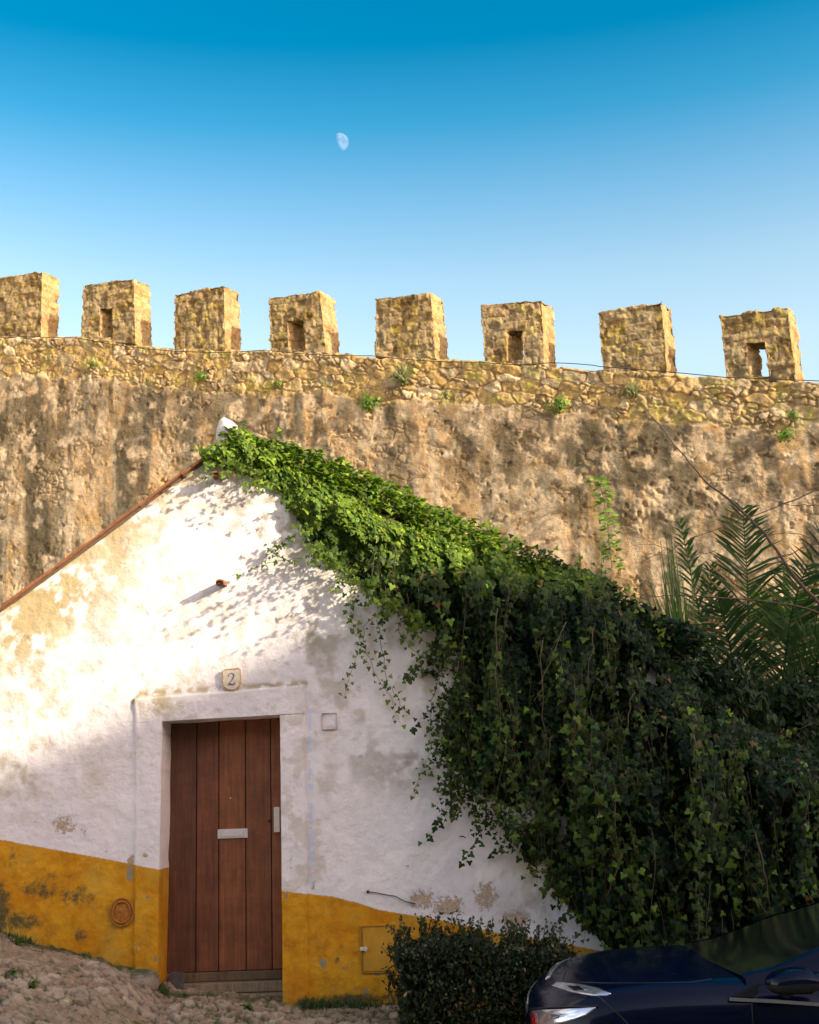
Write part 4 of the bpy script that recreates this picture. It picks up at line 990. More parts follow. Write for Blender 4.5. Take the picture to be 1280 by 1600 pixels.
# ================================================================== HEDGE
def hedge():
    top = [(616, 1462), (630, 1458), (655, 1462), (680, 1440), (700, 1452), (725, 1441), (750, 1450), (775, 1466), (800, 1456), (830, 1462), (860, 1452), (885, 1470), (915, 1495)]
    b0 = at(760, 1640, 8.75); root = empty('hedge', (b0[0], 8.75, gz(b0[0], 8.75)), 'dark green clipped box hedge at the foot of the wall in front of the car', 'hedge')
    n = 52000; px = R.uniform(612, 940, n); y = 8.95-R.random(n)*.65
    ty = np.interp(px, [p[0] for p in top], [p[1] for p in top]); zt = at(px, ty, 8.7)[:, 2]; x = at(px, ty, 8.7)[:, 0]
    zt = zt+.10*(fbm(x*11, y*11, seed=800)-.5)-.05; zb = gz(x, y)
    t = R.random(n)**.75; z = zb+(zt-zb)*t
    edge = .10*fbm(z*6, y*6, seed=801); x0 = at(618, 1500, 8.6)[0]
    # keep a hollow in the middle, most leaves in the shell
    cy = np.abs(y-8.62)/.33; cx = np.abs((x-(x0+.68))/.72); shell = np.maximum(np.maximum(cy, cx), t)
    g = fbm(x*9, y*9, z*9, seed=802)
    k = (shell > .45+.2*R.random(n)) & (x > x0-.03+edge*np.abs(1)) & (g > .33); x, y, z, t = x[k], y[k], z[k], t[k]; m = len(x)
    nn = np.stack([(x-(x0+.68))*.6, (y-8.62)*2.2, t*.8], 1)+rnd(m, .55)
    c = np.array([.016, .026, .008])*R.lognormal(0, .6, (m, 1)); c = np.where(R.random((m, 1)) < .04, np.array([[.20, .13, .06]]), c); c = np.where(R.random((m, 1)) < .1, c*2, c)
    P = np.stack([x, y, z], 1)
    # sprigs poking out of the top and the left edge
    ex = []; st = MB()
    for i in range(70):
        pxx = R.uniform(618, 900) if i > 16 else R.uniform(612, 626); tyy = np.interp(pxx, [p[0] for p in top], [p[1] for p in top])
        q = at(pxx, tyy+6 if i > 16 else R.uniform(1462, 1560), 8.5); L_ = R.uniform(.05, .13); dr = np.array([R.normal(0, .35)-(1.0 if i <= 16 else 0), -.1, 1.0]); dr /= np.linalg.norm(dr)
        tt = np.linspace(-.4, 1, 12)[:, None]; ln = q+dr*L_*tt; st.tube(ln, .0025, 4); ex.append(ln+rnd(12, .012))
    ex = np.concatenate(ex); P = np.concatenate([P, ex]); nn = np.concatenate([nn, np.array([0, -.6, .6])+rnd(len(ex), .5)]); c = np.concatenate([c, np.array([.03, .05, .014])*R.lognormal(0, .3, (len(ex), 1))])
    leafmesh('leaves', P, nn, np.array([0, 0, 1.])+rnd(len(P), .6), R.uniform(.022, .040, len(P)), c, OVAL, OVALF, M['bush'], root)
    for i in range(26):
        xx, yy = x0+.08+R.random()*1.25, 8.45+R.random()*.4; zz = gz(xx, yy); t = np.linspace(0, 1, 5)[:, None]
        st.tube(np.array([xx, yy, zz])+t*np.array([R.normal(0, .08), R.normal(0, .06), .62]), np.linspace(.009, .003, 5), 5)
    st.build('branches', M['twig'], root)['kind'] = 'stuff'
hedge()

# ================================================================== PALM AND SHRUBS BEHIND THE GARDEN WALL
def frond(m, pts, lmax, n=46, sweep=.55, wid=.042, droop=.25, cols=None, planar=(0, -1, 0), out=None):
    "a feather leaf: rachis plus two rows of leaflets"
    pts = np.asarray(pts, float); t = np.linspace(0, len(pts)-1, 24); k = np.arange(len(pts))
    P = np.stack([np.interp(t, k, pts[:, i]) for i in range(3)], 1)
    for _ in range(3): P[1:-1] = (P[:-2]+P[1:-1]*2+P[2:])/4
    m.tube(P, np.linspace(.016, .003, len(P)), 5)
    T = np.gradient(P, axis=0); T /= np.linalg.norm(T, axis=1)[:, None]; pl = np.array(planar, float)
    for i in range(n):
        s_ = .12+.88*i/n; idx = s_*(len(P)-1); a = int(idx); f_ = idx-a; a2 = min(a+1, len(P)-1)
        p = P[a]*(1-f_)+P[a2]*f_; tg = T[a]; side = np.cross(tg, pl); side /= np.linalg.norm(side)
        ln = lmax*(math.sin(math.pi*min(1, .18+.80*s_))**.6)*rj.uniform(.88, 1.08)
        for sg in (-1, 1):
            d = tg*sweep*rj.uniform(.6, 1.5)+side*sg+pl*rj.uniform(-.3, .45); d /= np.linalg.norm(d)
            e = p+d*ln; mid = p+d*ln*.5+np.array([0, 0, .01]); e = e+np.array([0, 0, -droop*ln*rj.uniform(.3, 1.2)])
            w = np.cross(d, pl); w /= np.linalg.norm(w); w = w*.7+pl*.5*sg; wd = wid*rj.uniform(.8, 1.15)
            m.add([p-w*wd*.3, p+w*wd*.3, mid+w*wd*.5, e, mid-w*wd*.5], [(0, 1, 2, 3, 4)])
def palms():
    YP = 11.6
    base = at(1190, 1330, YP)
    r = empty('palm_tree', (base[0], YP, gz(base[0], 9.3)), 'young feather palm with upright comb-like fronds behind the ivy', 'palm tree')
    spec = [([(1185, 1330), (1178, 1150), (1170, 1000), (1168, 900), (1160, 790)], .66, .75, 64), ([(1185, 1330), (1210, 1150), (1240, 1060), (1300, 1010), (1380, 1020)], .60, .5, 40),
            ([(1185, 1330), (1150, 1150), (1105, 1010), (1080, 900), (1062, 808)], .28, 1.1, 36), ([(1185, 1330), (1200, 1180), (1230, 1110), (1290, 1080), (1360, 1110)], .55, .5, 40),
            ([(1185, 1330), (1160, 1190), (1110, 1090), (1060, 1050), (1020, 1070)], .34, .6, 30), ([(1185, 1330), (1215, 1100), (1260, 940), (1300, 860), (1340, 800)], .5, .6, 40), ([(1185, 1330), (1150, 1160), (1120, 1060), (1112, 960), (1110, 880)], .36, .9, 40), ([(1185, 1330), (1170, 1180), (1150, 1080), (1140, 1000), (1120, 930)], .5, .7, 44), ([(1185, 1330), (1230, 1190), (1290, 1130), (1340, 1130), (1400, 1170)], .55, .5, 44), ([(1185, 1330), (1205, 1170), (1225, 1050), (1235, 960), (1262, 880)], .6, .6, 50)]
    for j, (pp, ln, sw, n) in enumerate(spec):
        m = MB(); pts = [at(a, b, YP-.25*i*(1 if j % 2 else -.2)) for i, (a, b) in enumerate(pp)]
        frond(m, pts, ln, n=n, sweep=sw, droop=.08)
        V = np.concatenate(m.v); dry = np.repeat(R.random((len(V)+4)//5) < .07, 5)[:len(V), None]; c = np.where(dry, np.array([[.22, .15, .06]]), np.array([[.030, .072, .014]])*[1, 1.0, 1.25, .85, 1, .9, 1.3, .8, .9, 1.1][j])*R.uniform(.8, 1.25, (len(V), 1))
        mesh('frond', V, m.f, M['palm'], r, False, col=c)
    b = MB(); b.tube([(base[0], YP, gz(base[0], 9.3)-.2), (base[0]+.02, YP, base[2]*.5), tuple(base)], [.16, .14, .11], 12); b.build('trunk', M['bark'], r, smooth=True)
    # bright spiky plant behind
    YS = 13.5; q = at(1235, 1000, YS); r = empty('spiky_plant', (q[0], YS, gz(q[0], 9.3)), 'bright green spiky yucca-like plant in the sun behind the palm', 'plant')
    m = MB(); m.tube([(q[0], YS, gz(q[0], 9.3)-.1), (q[0]-.02, YS, q[2]*.6), tuple(q)], [.08, .06, .05], 8); m.build('stem', M['bark'], r, smooth=True)
    n = 90; th = R.uniform(0, 2*math.pi, n); el = R.uniform(-.1, 1.35, n); dr = np.stack([np.cos(th)*np.cos(el), np.sin(th)*np.cos(el), np.sin(el)], 1)
    C = q+dr*.02; nn = np.cross(dr, np.array([0, 0, 1.])+rnd(n, .1)); nn = np.cross(nn, dr)
    leafmesh('leaves', C, nn, dr, R.uniform(.6, .95, n), np.array([.12, .19, .04])*R.lognormal(0, .2, (n, 1)), BLADE, BLADEF, M['palm'], r)
    # reed clump left of the palm
    for (px, py, hpx, nb, lab) in ((1070, 1060, 250, 34, 'tall reed-like clump with upright blades left of the palm'), (1052, 1040, 120, 22, 'small thin reed clump rising from the ivy, left of the tall one')):
        Y = 11.2; q = at(px, py, Y); zt = at(px, py-hpx, Y)[2]; hh = zt-q[2]
        r = empty('reed_clump', (q[0], Y, gz(q[0], 9.3)), lab, 'reed plant', 'reed clumps behind the ivy'); m = MB()
        for i in range(nb):
            h_ = hh*R.uniform(.5, 1.0); x0 = R.normal(0, .03+.03*(hpx > 200)); lean = R.normal(0, .09)-.05; t = np.linspace(0, 1, 6)
            P = np.stack([q[0]+x0+lean*t**2, Y+R.normal(0, .06)+0*t, q[2]-.3+(h_+.3)*t], 1); w = .011*(1-t**1.6)+.001; s2 = np.array([1, R.normal(0, .5), 0])
            V = np.concatenate([P-s2*w[:, None], P+s2*w[:, None]]); m.add(V, [(k, k+1, 7+k, 6+k) for k in range(5)])
        V = np.concatenate(m.v); c = np.array([.07, .14, .03])*R.uniform(.6, 1.5, (len(V), 1)); mesh('blades', V, m.f, M['palm'], r, False, col=c)
        m = MB(); m.tube([(q[0], Y, gz(q[0], 9.3)-.1), (q[0], Y, q[2])], .03, 6); m.build('stem', M['stem'], r)
    # dark leafy bush behind the palm, down to the right
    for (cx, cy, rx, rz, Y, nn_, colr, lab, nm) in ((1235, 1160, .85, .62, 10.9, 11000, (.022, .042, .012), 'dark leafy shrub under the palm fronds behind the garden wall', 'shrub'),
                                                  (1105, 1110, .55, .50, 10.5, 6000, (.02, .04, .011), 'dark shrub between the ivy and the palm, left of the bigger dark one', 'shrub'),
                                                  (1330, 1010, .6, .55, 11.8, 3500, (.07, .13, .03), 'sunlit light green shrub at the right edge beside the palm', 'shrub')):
        q = at(cx, cy, Y); r = empty(nm, (q[0], Y, gz(q[0], 9.3)), lab, 'shrub', 'shrubs behind the garden wall')
        u = rnd(nn_); u /= np.linalg.norm(u, axis=1)[:, None]; rr = R.random(nn_)**.45*(.65+.7*fbm(u[:, 0]*2.5+9, u[:, 1]*2.5+9, u[:, 2]*2.5+9, seed=900+cx))
        C = q+u*rr[:, None]*np.array([rx, .5, rz]); g = fbm(C[:, 0]*6, C[:, 1]*6, C[:, 2]*6, seed=905); k = g > .45; C = C[k]; u = u[k]
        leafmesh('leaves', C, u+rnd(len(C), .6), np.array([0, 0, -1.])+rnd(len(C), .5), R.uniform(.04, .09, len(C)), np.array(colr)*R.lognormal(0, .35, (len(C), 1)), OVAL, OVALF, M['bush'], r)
        for i in range(9):
            m = MB(); t = np.linspace(0, 1, 6)[:, None]; a = np.array([q[0]+R.normal(0, .1), Y+R.normal(0, .1), gz(q[0], 9.3)-.05]); e = q+u[i*7]*np.array([rx, .4, rz])*.8
            m.tube(a*(1-t)+e*t+rnd(6, .03), np.linspace(.025, .006, 6), 5); m.build('stem', M['twig'], r)
palms()

def bare_tree():
    Y = 10.6; b = at(1400, 1500, Y); r = empty('bare_tree', (b[0], Y, gz(b[0], 9.3)), 'leafless tree at the right edge with thin twigs arching across the castle wall', 'tree')
    m = MB(); m.tube([(b[0], Y, gz(b[0], 9.3)-.2), at(1405, 1250, Y), at(1390, 1050, Y)], [.09, .07, .05], 10); m.build('trunk', M['bark'], r, smooth=True)
    BR = [([(1390, 1080), (1330, 990), (1285, 950), (1240, 900), (1200, 840), (1165, 800), (1110, 760), (1062, 705), (1040, 675), (1010, 640)], .020, .004),
          ([(1390, 1060), (1320, 975), (1260, 950), (1200, 938), (1120, 934), (1060, 930), (1010, 932), (985, 925)], .012, .002),
          ([(1395, 1080), (1340, 880), (1280, 845), (1225, 870), (1180, 880)], .010, .002), ([(1280, 765), (1230, 785), (1180, 805), (1130, 820), (1060, 850), (1000, 880)], .006, .002),
          ([(1390, 1060), (1330, 820), (1280, 765)], .008, .006), ([(1395, 1070), (1350, 760), (1290, 700), (1240, 650)], .009, .002), ([(1285, 790), (1240, 790), (1190, 780), (1180, 740), (1165, 700)], .004, .0015),
          ([(1120, 860), (1080, 870), (1020, 850), (1000, 850)], .003, .0015), ([(1150, 840), (1110, 795), (1100, 770)], .004, .0015), ([(1075, 905), (1030, 915), (1000, 905)], .003, .0015), ([(1062, 850), (1040, 870), (995, 860)], .003, .0015),
          ([(1390, 1100), (1280, 1190), (1240, 1140), (1200, 1150)], .006, .002), ([(1395, 1150), (1300, 1120), (1220, 1150), (1160, 1180)], .006, .002), ([(1280, 850), (1240, 830), (1190, 840), (1150, 800)], .004, .0015)]
    for pp, r0_, r1_ in BR:
        pp = np.array(pp, float); t = np.linspace(0, len(pp)-1, len(pp)*4); q = np.stack([np.interp(t, range(len(pp)), pp[:, i]) for i in (0, 1)], 1)
        for _ in range(2): q[1:-1] = (q[:-2]+2*q[1:-1]+q[2:])/4
        dy = np.clip((1395-q[:, 0])/400, 0, 1)*(-.35); P = at(q[:, 0], q[:, 1], Y+dy); P = P+rnd(len(P), .005)
        mm = MB(); mm.tube(P, np.linspace(r0_, r1_, len(P)), 5)
        for i in range(2, len(P)-1, 2):
            if R.random() < .75:
                dr = np.array([-.5, R.normal(0, .3), R.normal(.1, .7)]); L_ = R.uniform(.06, .24); tt = np.linspace(0, 1, 4)[:, None]
                mm.tube(P[i]+dr*L_*tt+rnd(4, .006), np.linspace(r1_*.9, .0008, 4), 4)
        mm.build('branch', M['twig'], r, smooth=True)
bare_tree()

# ================================================================== WEEDS ON THE CASTLE WALL, CABLE
def tuft(a_world, nrm_, n, rad, size, colr, blade, name, lab, cat, grp):
    r = empty(name, a_world, lab, cat, grp)
    u = rnd(n); u /= np.linalg.norm(u, axis=1)[:, None]; u = u*np.array([1, .7, .8]); C = a_world+u*(rad*1.25*R.random(n)**1.1*(.4+1.2*fbm(u[:, 0]*1.8+a_world[0], u[:, 1]*1.8+5, u[:, 2]*1.8+5, seed=970)))[:, None]+np.array(nrm_)*rad*.4
    if blade: C = np.tile(a_world+np.array(nrm_)*.01, (n, 1))+rnd(n, rad*.2); T = np.array([0, 0, 1.2])+np.array(nrm_)*.6+rnd(n, .55)
    else: T = np.array([0, 0, -.2])+rnd(n, .7)
    leafmesh('leaves', C, u+np.array(nrm_)*.8, T, R.uniform(.7, 1.3, n)*size, np.array(colr)*R.lognormal(0, .3, (n, 1)), BLADE if blade else OVAL, BLADEF if blade else OVALF, M['bush'], r)
    m = MB()
    for i in range(5): m.tube([a_world-np.array(nrm_)*.05, a_world+np.array(nrm_)*.03, C[i]], .004, 4)
    m.build('stalks', M['stem'], r)
WEEDS = [(150, 572, 9, 'pale weed on the castle wall under the second merlon from the left', 0), (236, 600, 9, 'tiny grassy weed left of the third merlon, just above the stained render', 1), (318, 590, 12, 'leafy weed below the third merlon from the left', 0),
         (437, 602, 9, 'small leafy weed below the merlon with the fourth place from the left', 0), (635, 596, 24, 'large pale feathery weed in the rubble below the fifth merlon', 1), (581, 633, 17, 'bright green bushy weed left of the pale feathery one', 0),
         (700, 620, 8, 'small green weed between the fifth and sixth merlons', 0), (875, 637, 16, 'green weed below the right edge of the sixth merlon', 0), (992, 617, 18, 'flat grey-green plant patch below the seventh merlon', 1),
         (1228, 682, 14, 'green bushy weed casting a shadow low at the right end of the castle wall', 0), (1240, 651, 9, 'small weed just above the bushy one at the right end of the castle wall', 0), (660, 560, 6, 'tiny weed at the crest by the fifth merlon', 1)]
for px, py, rp, lab, bl in WEEDS:
    a, z = chit(px, py); w = cworld(a, z, np.array(.10)); rad = rp/1900*YC
    tuft(w, CN, int(40+rp*6), rad, rad*(.8 if bl else .42), (.20, .22, .10) if bl else (.09, .17, .02), bl, 'wall_weed', lab, 'weed', 'weeds rooted in the castle wall')
def wall_climber():
    a, z = chit(960, 890); w = cworld(a, z, np.array(.12)); r = empty('climbing_shoot', w, 'tall upright leafy shoot against the castle wall above the ivy', 'plant')
    pp = np.array([(962, 892), (957, 850), (955, 820), (950, 790), (945, 770), (937, 752)], float); t = np.linspace(0, 5, 22); q = np.stack([np.interp(t, range(6), pp[:, i]) for i in (0, 1)], 1)
    av, zv = chit(q[:, 0], q[:, 1]); P = cworld(av, zv, np.full(22, .30)); m = MB(); m.tube(P, np.linspace(.012, .004, 22), 5); m.build('stem', M['stem'], r)
    n = 130; i = R.integers(0, 22, n); sd = R.choice([-1, 1], n); C = P[i]+CA*(sd*R.uniform(.02, .16, n))[:, None]+rnd(n, .03)
    leafmesh('leaves', C, CN+np.array([0, 0, .6])+rnd(n, .4), CA*(sd*1.0)[:, None]+np.array([0, 0, -.3])+rnd(n, .3), R.uniform(.08, .15, n), np.array([.12, .20, .03])*R.lognormal(0, .3, (n, 1)), OVAL, OVALF, M['bush'], r)
wall_climber()
def cables():
    segs = [(-60, 520, 130, 532), (130, 532, 272, 552), (272, 552, 420, 551), (420, 551, 585, 560), (585, 560, 756, 570), (756, 570, 862, 572), (862, 571, 940, 576), (940, 577, 1134, 594), (1134, 594, 1400, 606)]
    m = MB(); prev = None
    pts = []
    for x0, y0, x1, y1 in segs:
        for t in np.linspace(0, 1, 8)[:-1]:
            px, py = x0+(x1-x0)*t, y0+(y1-y0)*t+3*math.sin(math.pi*t)*(1 if x0 < 800 else -.3); a, z = chit(px, py); pts.append(cworld(a, z, np.array(.16)))
    m.tube(np.array(pts), .008, 5); o = m.build('cable', M['cable'], None, smooth=True); tag(o, 'thin black cable strung along the castle wall just under the merlons', 'cable')
cables()

# ground weeds
GW = [(20, 1527, .05, 'small green weed at the left edge of the cobbles'), (52, 1543, .035, 'tiny green weed among the cobbles, right of the one at the left edge'), (31, 1478, .05, 'weed at the foot of the ochre wall by the left edge'), (183, 1520, .04, 'low weed near the wall foot below the round iron cover'),
      (205, 1520, .035, 'low weed beside the left foot of the door surround'), (290, 1552, .035, 'little weed at the left corner of the doorstep'), (345, 1575, .03, 'small weed in front of the doorstep'), (388, 1582, .05, 'bright green weed in the cobbles in front of the door'), (140, 1492, .05, 'weed hugging the ochre wall left of the round iron cover')]
for px, py, rad, lab in GW:
    Y = 9.2
    for _ in range(8):
        p = at(px, py, Y); dz = p[2]-gz(p[0], Y); d = ray(px, py); Y = Y-dz/ max(1e-3, -d[2]/d[1])*-1 if False else Y
        # march the ray to the ground
        ys = np.linspace(9.26, 6.9, 400); pp = at(np.full(400, px), np.full(400, py), ys); dd = pp[:, 2]-gz(pp[:, 0], ys); j = int(np.argmin(np.abs(dd))); Y = ys[j]; break
    p = at(px, py, Y); tuft(np.array([p[0], min(Y, 9.22), gz(p[0], Y)+.01]), (0, 0, 1), 90, rad, rad*.5, (.06, .13, .015), False, 'ground_weed', lab, 'weed', 'weeds among the cobbles')
def wallgrass():
    n = 2600; x = R.uniform(-3.6, -1.75, n); x = np.concatenate([x, R.uniform(-.9, .2, 900)]); n = len(x); g = fbm(x*3, x*0, seed=950); keep = R.random(n) < ss(g, .4, .6); x = x[keep]; n = len(x)
    y = YF-.03-np.abs(R.normal(0, .05, n)); C = np.stack([x, y, gz(x, y)-.012], 1)
    o = leafmesh('grass', C, np.array([0, -1, .2])+rnd(n, .5), np.array([0, -.4, 1.])+rnd(n, .4), R.uniform(.03, .09, n), np.array([.05, .08, .02])*R.lognormal(0, .35, (n, 1)), BLADE, BLADEF, M['bush']); tag(o, kind='stuff')
    o['label'] = 'short grass and moss growing along the foot of the ochre wall'; o['category'] = 'grass'
wallgrass()
# boulder beside the doorstep
def kerbstone():
    p = at(232, 1535, YF-.12); bm = bmesh.new(); bmesh.ops.create_icosphere(bm, subdivisions=4, radius=1)
    V = np.array([v.co for v in bm.verts]); Fs = [[v.index for v in f.verts] for f in bm.faces]; bm.free()
    V = np.sign(V)*np.abs(V)**.7; V = V*np.array([.13, .12, .085])*(1+.35*(fbm(V[:, 0]*2+5, V[:, 1]*2+5, V[:, 2]*2+5, seed=960)-.5)[:, None]); V = V+np.array([p[0]-.05, YF-.16, gz(p[0]-.1, 9.2)-.04])
    g = fbm(V[:, 0]*15, V[:, 1]*15, V[:, 2]*15, seed=961); o = mesh('kerb_stone', V, Fs, M['cobble'], None, col=mixc(mixc((.38, .31, .23), (.27, .21, .14), g), (.08, .09, .03), ss(V[:, 2]-V[:, 2].mean(), .0, .09)*ss(g, .4, .6)))
    tag(o, 'rough mossy edging stone left of the doorstep below the ochre surround', 'stone')
kerbstone()

# ================================================================== THE MOON
def moon():
    p = EYE+ray(531, 222)/np.linalg.norm(ray(531, 222))*3000; rad = 13.2/1900*3000
    bm = bmesh.new(); bmesh.ops.create_uvsphere(bm, u_segments=64, v_segments=32, radius=rad); me = bpy.data.meshes.new('moon'); bm.to_mesh(me); bm.free()
    me.polygons.foreach_set('use_smooth', [True]*len(me.polygons))
    m = bpy.data.materials.new('moonlight'); m.use_nodes = True; n, l = m.node_tree.nodes, m.node_tree.links; n.remove(n['Principled BSDF'])
    ge = n.new('ShaderNodeNewGeometry'); dp = n.new('ShaderNodeVectorMath'); dp.operation = 'DOT_PRODUCT'; l.new(ge.outputs['Normal'], dp.inputs[0])
    view = -(p-EYE)/np.linalg.norm(p-EYE); rt = RC@np.array([1, 0, 0]); up = RC@np.array([0, 1, 0]); s_ = rt*.86+up*.34+view*.32; s_ /= np.linalg.norm(s_); dp.inputs[1].default_value = s_.tolist()
    r = n.new('ShaderNodeMapRange'); l.new(dp.outputs['Value'], r.inputs[0]); r.inputs[1].default_value = -.02; r.inputs[2].default_value = .30
    t = n.new('ShaderNodeTexCoord'); no = n.new('ShaderNodeTexNoise'); l.new(t.outputs['Object'], no.inputs['Vector']); no.inputs['Scale'].default_value = .09
    r2 = n.new('ShaderNodeMapRange'); l.new(no.outputs[0], r2.inputs[0]); r2.inputs[1].default_value = .35; r2.inputs[2].default_value = .65; r2.inputs[3].default_value = .08; r2.inputs[4].default_value = .17
    mu = n.new('ShaderNodeMath'); mu.operation = 'MULTIPLY'; l.new(r.outputs[0], mu.inputs[0]); l.new(r2.outputs[0], mu.inputs[1])
    bf = n.new('ShaderNodeMath'); bf.operation = 'SUBTRACT'; bf.inputs[0].default_value = 1; l.new(ge.outputs['Backfacing'], bf.inputs[1])
    m3 = n.new('ShaderNodeMath'); m3.operation = 'MULTIPLY'; l.new(mu.outputs[0], m3.inputs[0]); l.new(bf.outputs[0], m3.inputs[1])
    e = n.new('ShaderNodeEmission'); e.inputs[0].default_value = (1, .72, .62, 1); l.new(m3.outputs[0], e.inputs[1]); tr = n.new('ShaderNodeBsdfTransparent'); ad = n.new('ShaderNodeAddShader')
    l.new(e.outputs[0], ad.inputs[0]); l.new(tr.outputs[0], ad.inputs[1]); l.new(ad.outputs[0], n['Material Output'].inputs[0])
    me.materials.append(m); o = bpy.data.objects.new('moon', me); COL.objects.link(o); o.location = p.tolist(); tag(o, 'small pale gibbous moon high in the blue sky', 'moon')
moon()

# ================================================================== CAR
def car():
    from mathutils.bvhtree import BVHTree
    yc, HW, xn = 7.55, .84, float(at(829, 1575, 7.50)[0]); g = float(gbase(np.array(1.7)))-.03; LEN = 4.15
    root = empty('car', (xn+LEN/2, yc, g), 'dark blue glossy car parked before the hedge and ivy, cut off by the frame', 'car')
    hp = at([829, 833, 842, 860, 885, 930, 1000, 1060, 1125], [1572, 1560, 1548, 1533, 1517, 1501, 1492, 1489, 1488], yc); hx = hp[:, 0]-hp[0, 0]; hz = hp[:, 2]
    def hood(u): return np.interp(u, np.concatenate([hx, [1.6, 3.4, 3.9, 4.05, 4.15]]), np.concatenate([hz, [hz[-1]-.02, hz[-1]+.0, hz[-1]-.02, hz[-1]-.10, hz[-1]-.30]]))
    def halfw(u): return np.interp(u, [0, .03, .08, .16, .28, .45, .75, 1.2, 3.2, 3.8, 4.05, 4.15], [.34, .46, .57, .67, .745, .79, .825, HW, HW, .80, .70, .52])
    U = np.concatenate([np.array([0, .015, .03, .05, .08, .12, .17, .23, .3]), np.linspace(.38, 3.8, 42), [3.9, 3.98, 4.05, 4.1, 4.15]])
    fr = np.array([0, .2, .4, .58, .72, .82, .89, .94, .975, .995, 1.0, 1.0, .995, .985, .96, .90])
    V = []
    for u in U:
        h = float(hood(u)); w = float(halfw(u)); b = g+float(np.interp(u, [0, .1, .3, 3.9, 4.15], [.30, .22, .17, .18, .32]))
        dz = np.array([0, .002, .008, .018, .030, .043, .060, .085, .125, .185, .26]); side = np.concatenate([h-dz, h-.26-(h-.26-b)*np.array([.25, .5, .72, .9, 1.0])])
        side = np.maximum(side, b)
        crease = np.zeros(16); crease[11] = -.010; crease[12] = .006
        half = [(yc-(w*f+c), z) for f, c, z in zip(fr, crease, side)]
        other = [(2*yc-y, z) for y, z in half[:0:-1]]
        for y, z in half[::-1][:-1]+[half[0]]+[(2*yc-y, z) for y, z in half[1:]]: V.append((xn+u, y, z))
    nc = 31; nr = len(U); V = np.array(V); Fs = [tuple(f) for f in gridf(nr, nc)]
    Fs += [tuple(range(nc)), tuple((nr-1)*nc+i for i in range(nc))[::-1]]+[((i+1)*nc, i*nc, i*nc+nc-1, (i+1)*nc+nc-1) for i in range(nr-1)]
    body = mesh('body', V, Fs, M['paint'], root)
    bm = bmesh.new(); bm.from_mesh(body.data); bmesh.ops.recalc_face_normals(bm, faces=bm.faces); bm.to_mesh(body.data); bm.free()
    bm = bmesh.new()
    for v in V: bm.verts.new(v)
    bm.verts.ensure_lookup_table()
    for f in Fs: bm.faces.new([bm.verts[i] for i in f])
    bm.normal_update(); bvh = BVHTree.FromBMesh(bm); bm.free()
    e0 = Vector(EYE.tolist())
    def cast(px, py):
        d = Vector(ray(px, py).tolist()).normalized(); h_, n_, _, _ = bvh.ray_cast(e0, d)
        if h_ is None: return None
        if n_.dot(d) > 0: n_ = -n_
        return h_, n_
    def patch(poly, off, m, name, par=body):
        P = np.array(poly, float); n = len(P); t = np.linspace(0, n, n*4+1)[:-1]; i = t.astype(int); f = (t-i)[:, None]
        Q = P[i]*(1-f)+P[(i+1) % n]*f; c = P.mean(0); V = []; ok = True
        rings = [0.02, .35, .7, .93, 1.0, 1.015]
        for k, s in enumerate(rings):
            for q in Q:
                r = cast(*(c+(q-c)*s))
                if r is None: r = cast(*(c+(q-c)*s*.97+np.array([2.5, 3]))) or cast(*c)
                V.append(r[0]+r[1]*(off if k < 4 else (off*.8 if k == 4 else -.004)))
        N = len(Q); Fs = [tuple(range(N))]+[(k*N+j, k*N+(j+1) % N, (k+1)*N+(j+1) % N, (k+1)*N+j) for k in range(len(rings)-1) for j in range(N)]
        return mesh(name, np.array(V), Fs, m, par)
    def seam(pts, name, rad=.0035, m=None, off=.0):
        P = np.array(pts, float); t = np.linspace(0, len(P)-1, len(P)*5); q = np.stack([np.interp(t, range(len(P)), P[:, i]) for i in (0, 1)], 1); L_ = []
        for a in q:
            r = cast(*a)
            if r: L_.append(r[0]+r[1]*off)
        mm = MB(); mm.tube(np.array(L_), rad, 6); return mm.build(name, m or M['black'], root, smooth=True)
    hl = patch([(860, 1541), (868, 1535.5), (885, 1536), (910, 1539), (935, 1545), (955, 1553), (948, 1556), (925, 1556), (895, 1551)], .006, M['lamp'], 'headlight', root)
    patch([(888, 1542), (905, 1543), (912, 1548), (898, 1549)], .011, M['glass'], 'lens', hl)
    dl = patch([(831, 1580), (850, 1578), (880, 1577), (932, 1574), (917, 1586), (890, 1596), (862, 1603), (835, 1606)], .006, M['lamp'], 'fog_lamp', root)
    patch([(831, 1584), (838, 1583), (841, 1594), (840, 1606), (832, 1606)], .012, M['red'], 'red_reflector', dl)
    seam([(829, 1577), (860, 1575), (900, 1573), (934, 1573)], 'lamp_brow', .005, off=.004)
    seam([(884, 1501+18), (880, 1530), (884, 1536)], 'bonnet_seam', .003)
    seam([(884, 1534), (940, 1536), (1010, 1536), (1080, 1535), (1112, 1530)], 'bonnet_edge', .003)
    seam([(935, 1556), (950, 1570), (970, 1588), (990, 1610), (1000, 1640)], 'bumper_seam', .003)
    seam([(1175, 1563), (1176, 1590), (1180, 1640), (1178, 1700)], 'door_seam', .0035)
    # far-side lamp, mirrored in y
    for o_ in (hl, dl):
        me = o_.data.copy(); o2 = o_.copy(); o2.data = me; COL.objects.link(o2)
        co = np.zeros(len(me.vertices)*3); me.vertices.foreach_get('co', co); co = co.reshape(-1, 3); co[:, 1] *= -1; me.vertices.foreach_set('co', co.ravel()); me.flip_normals(); me.update()
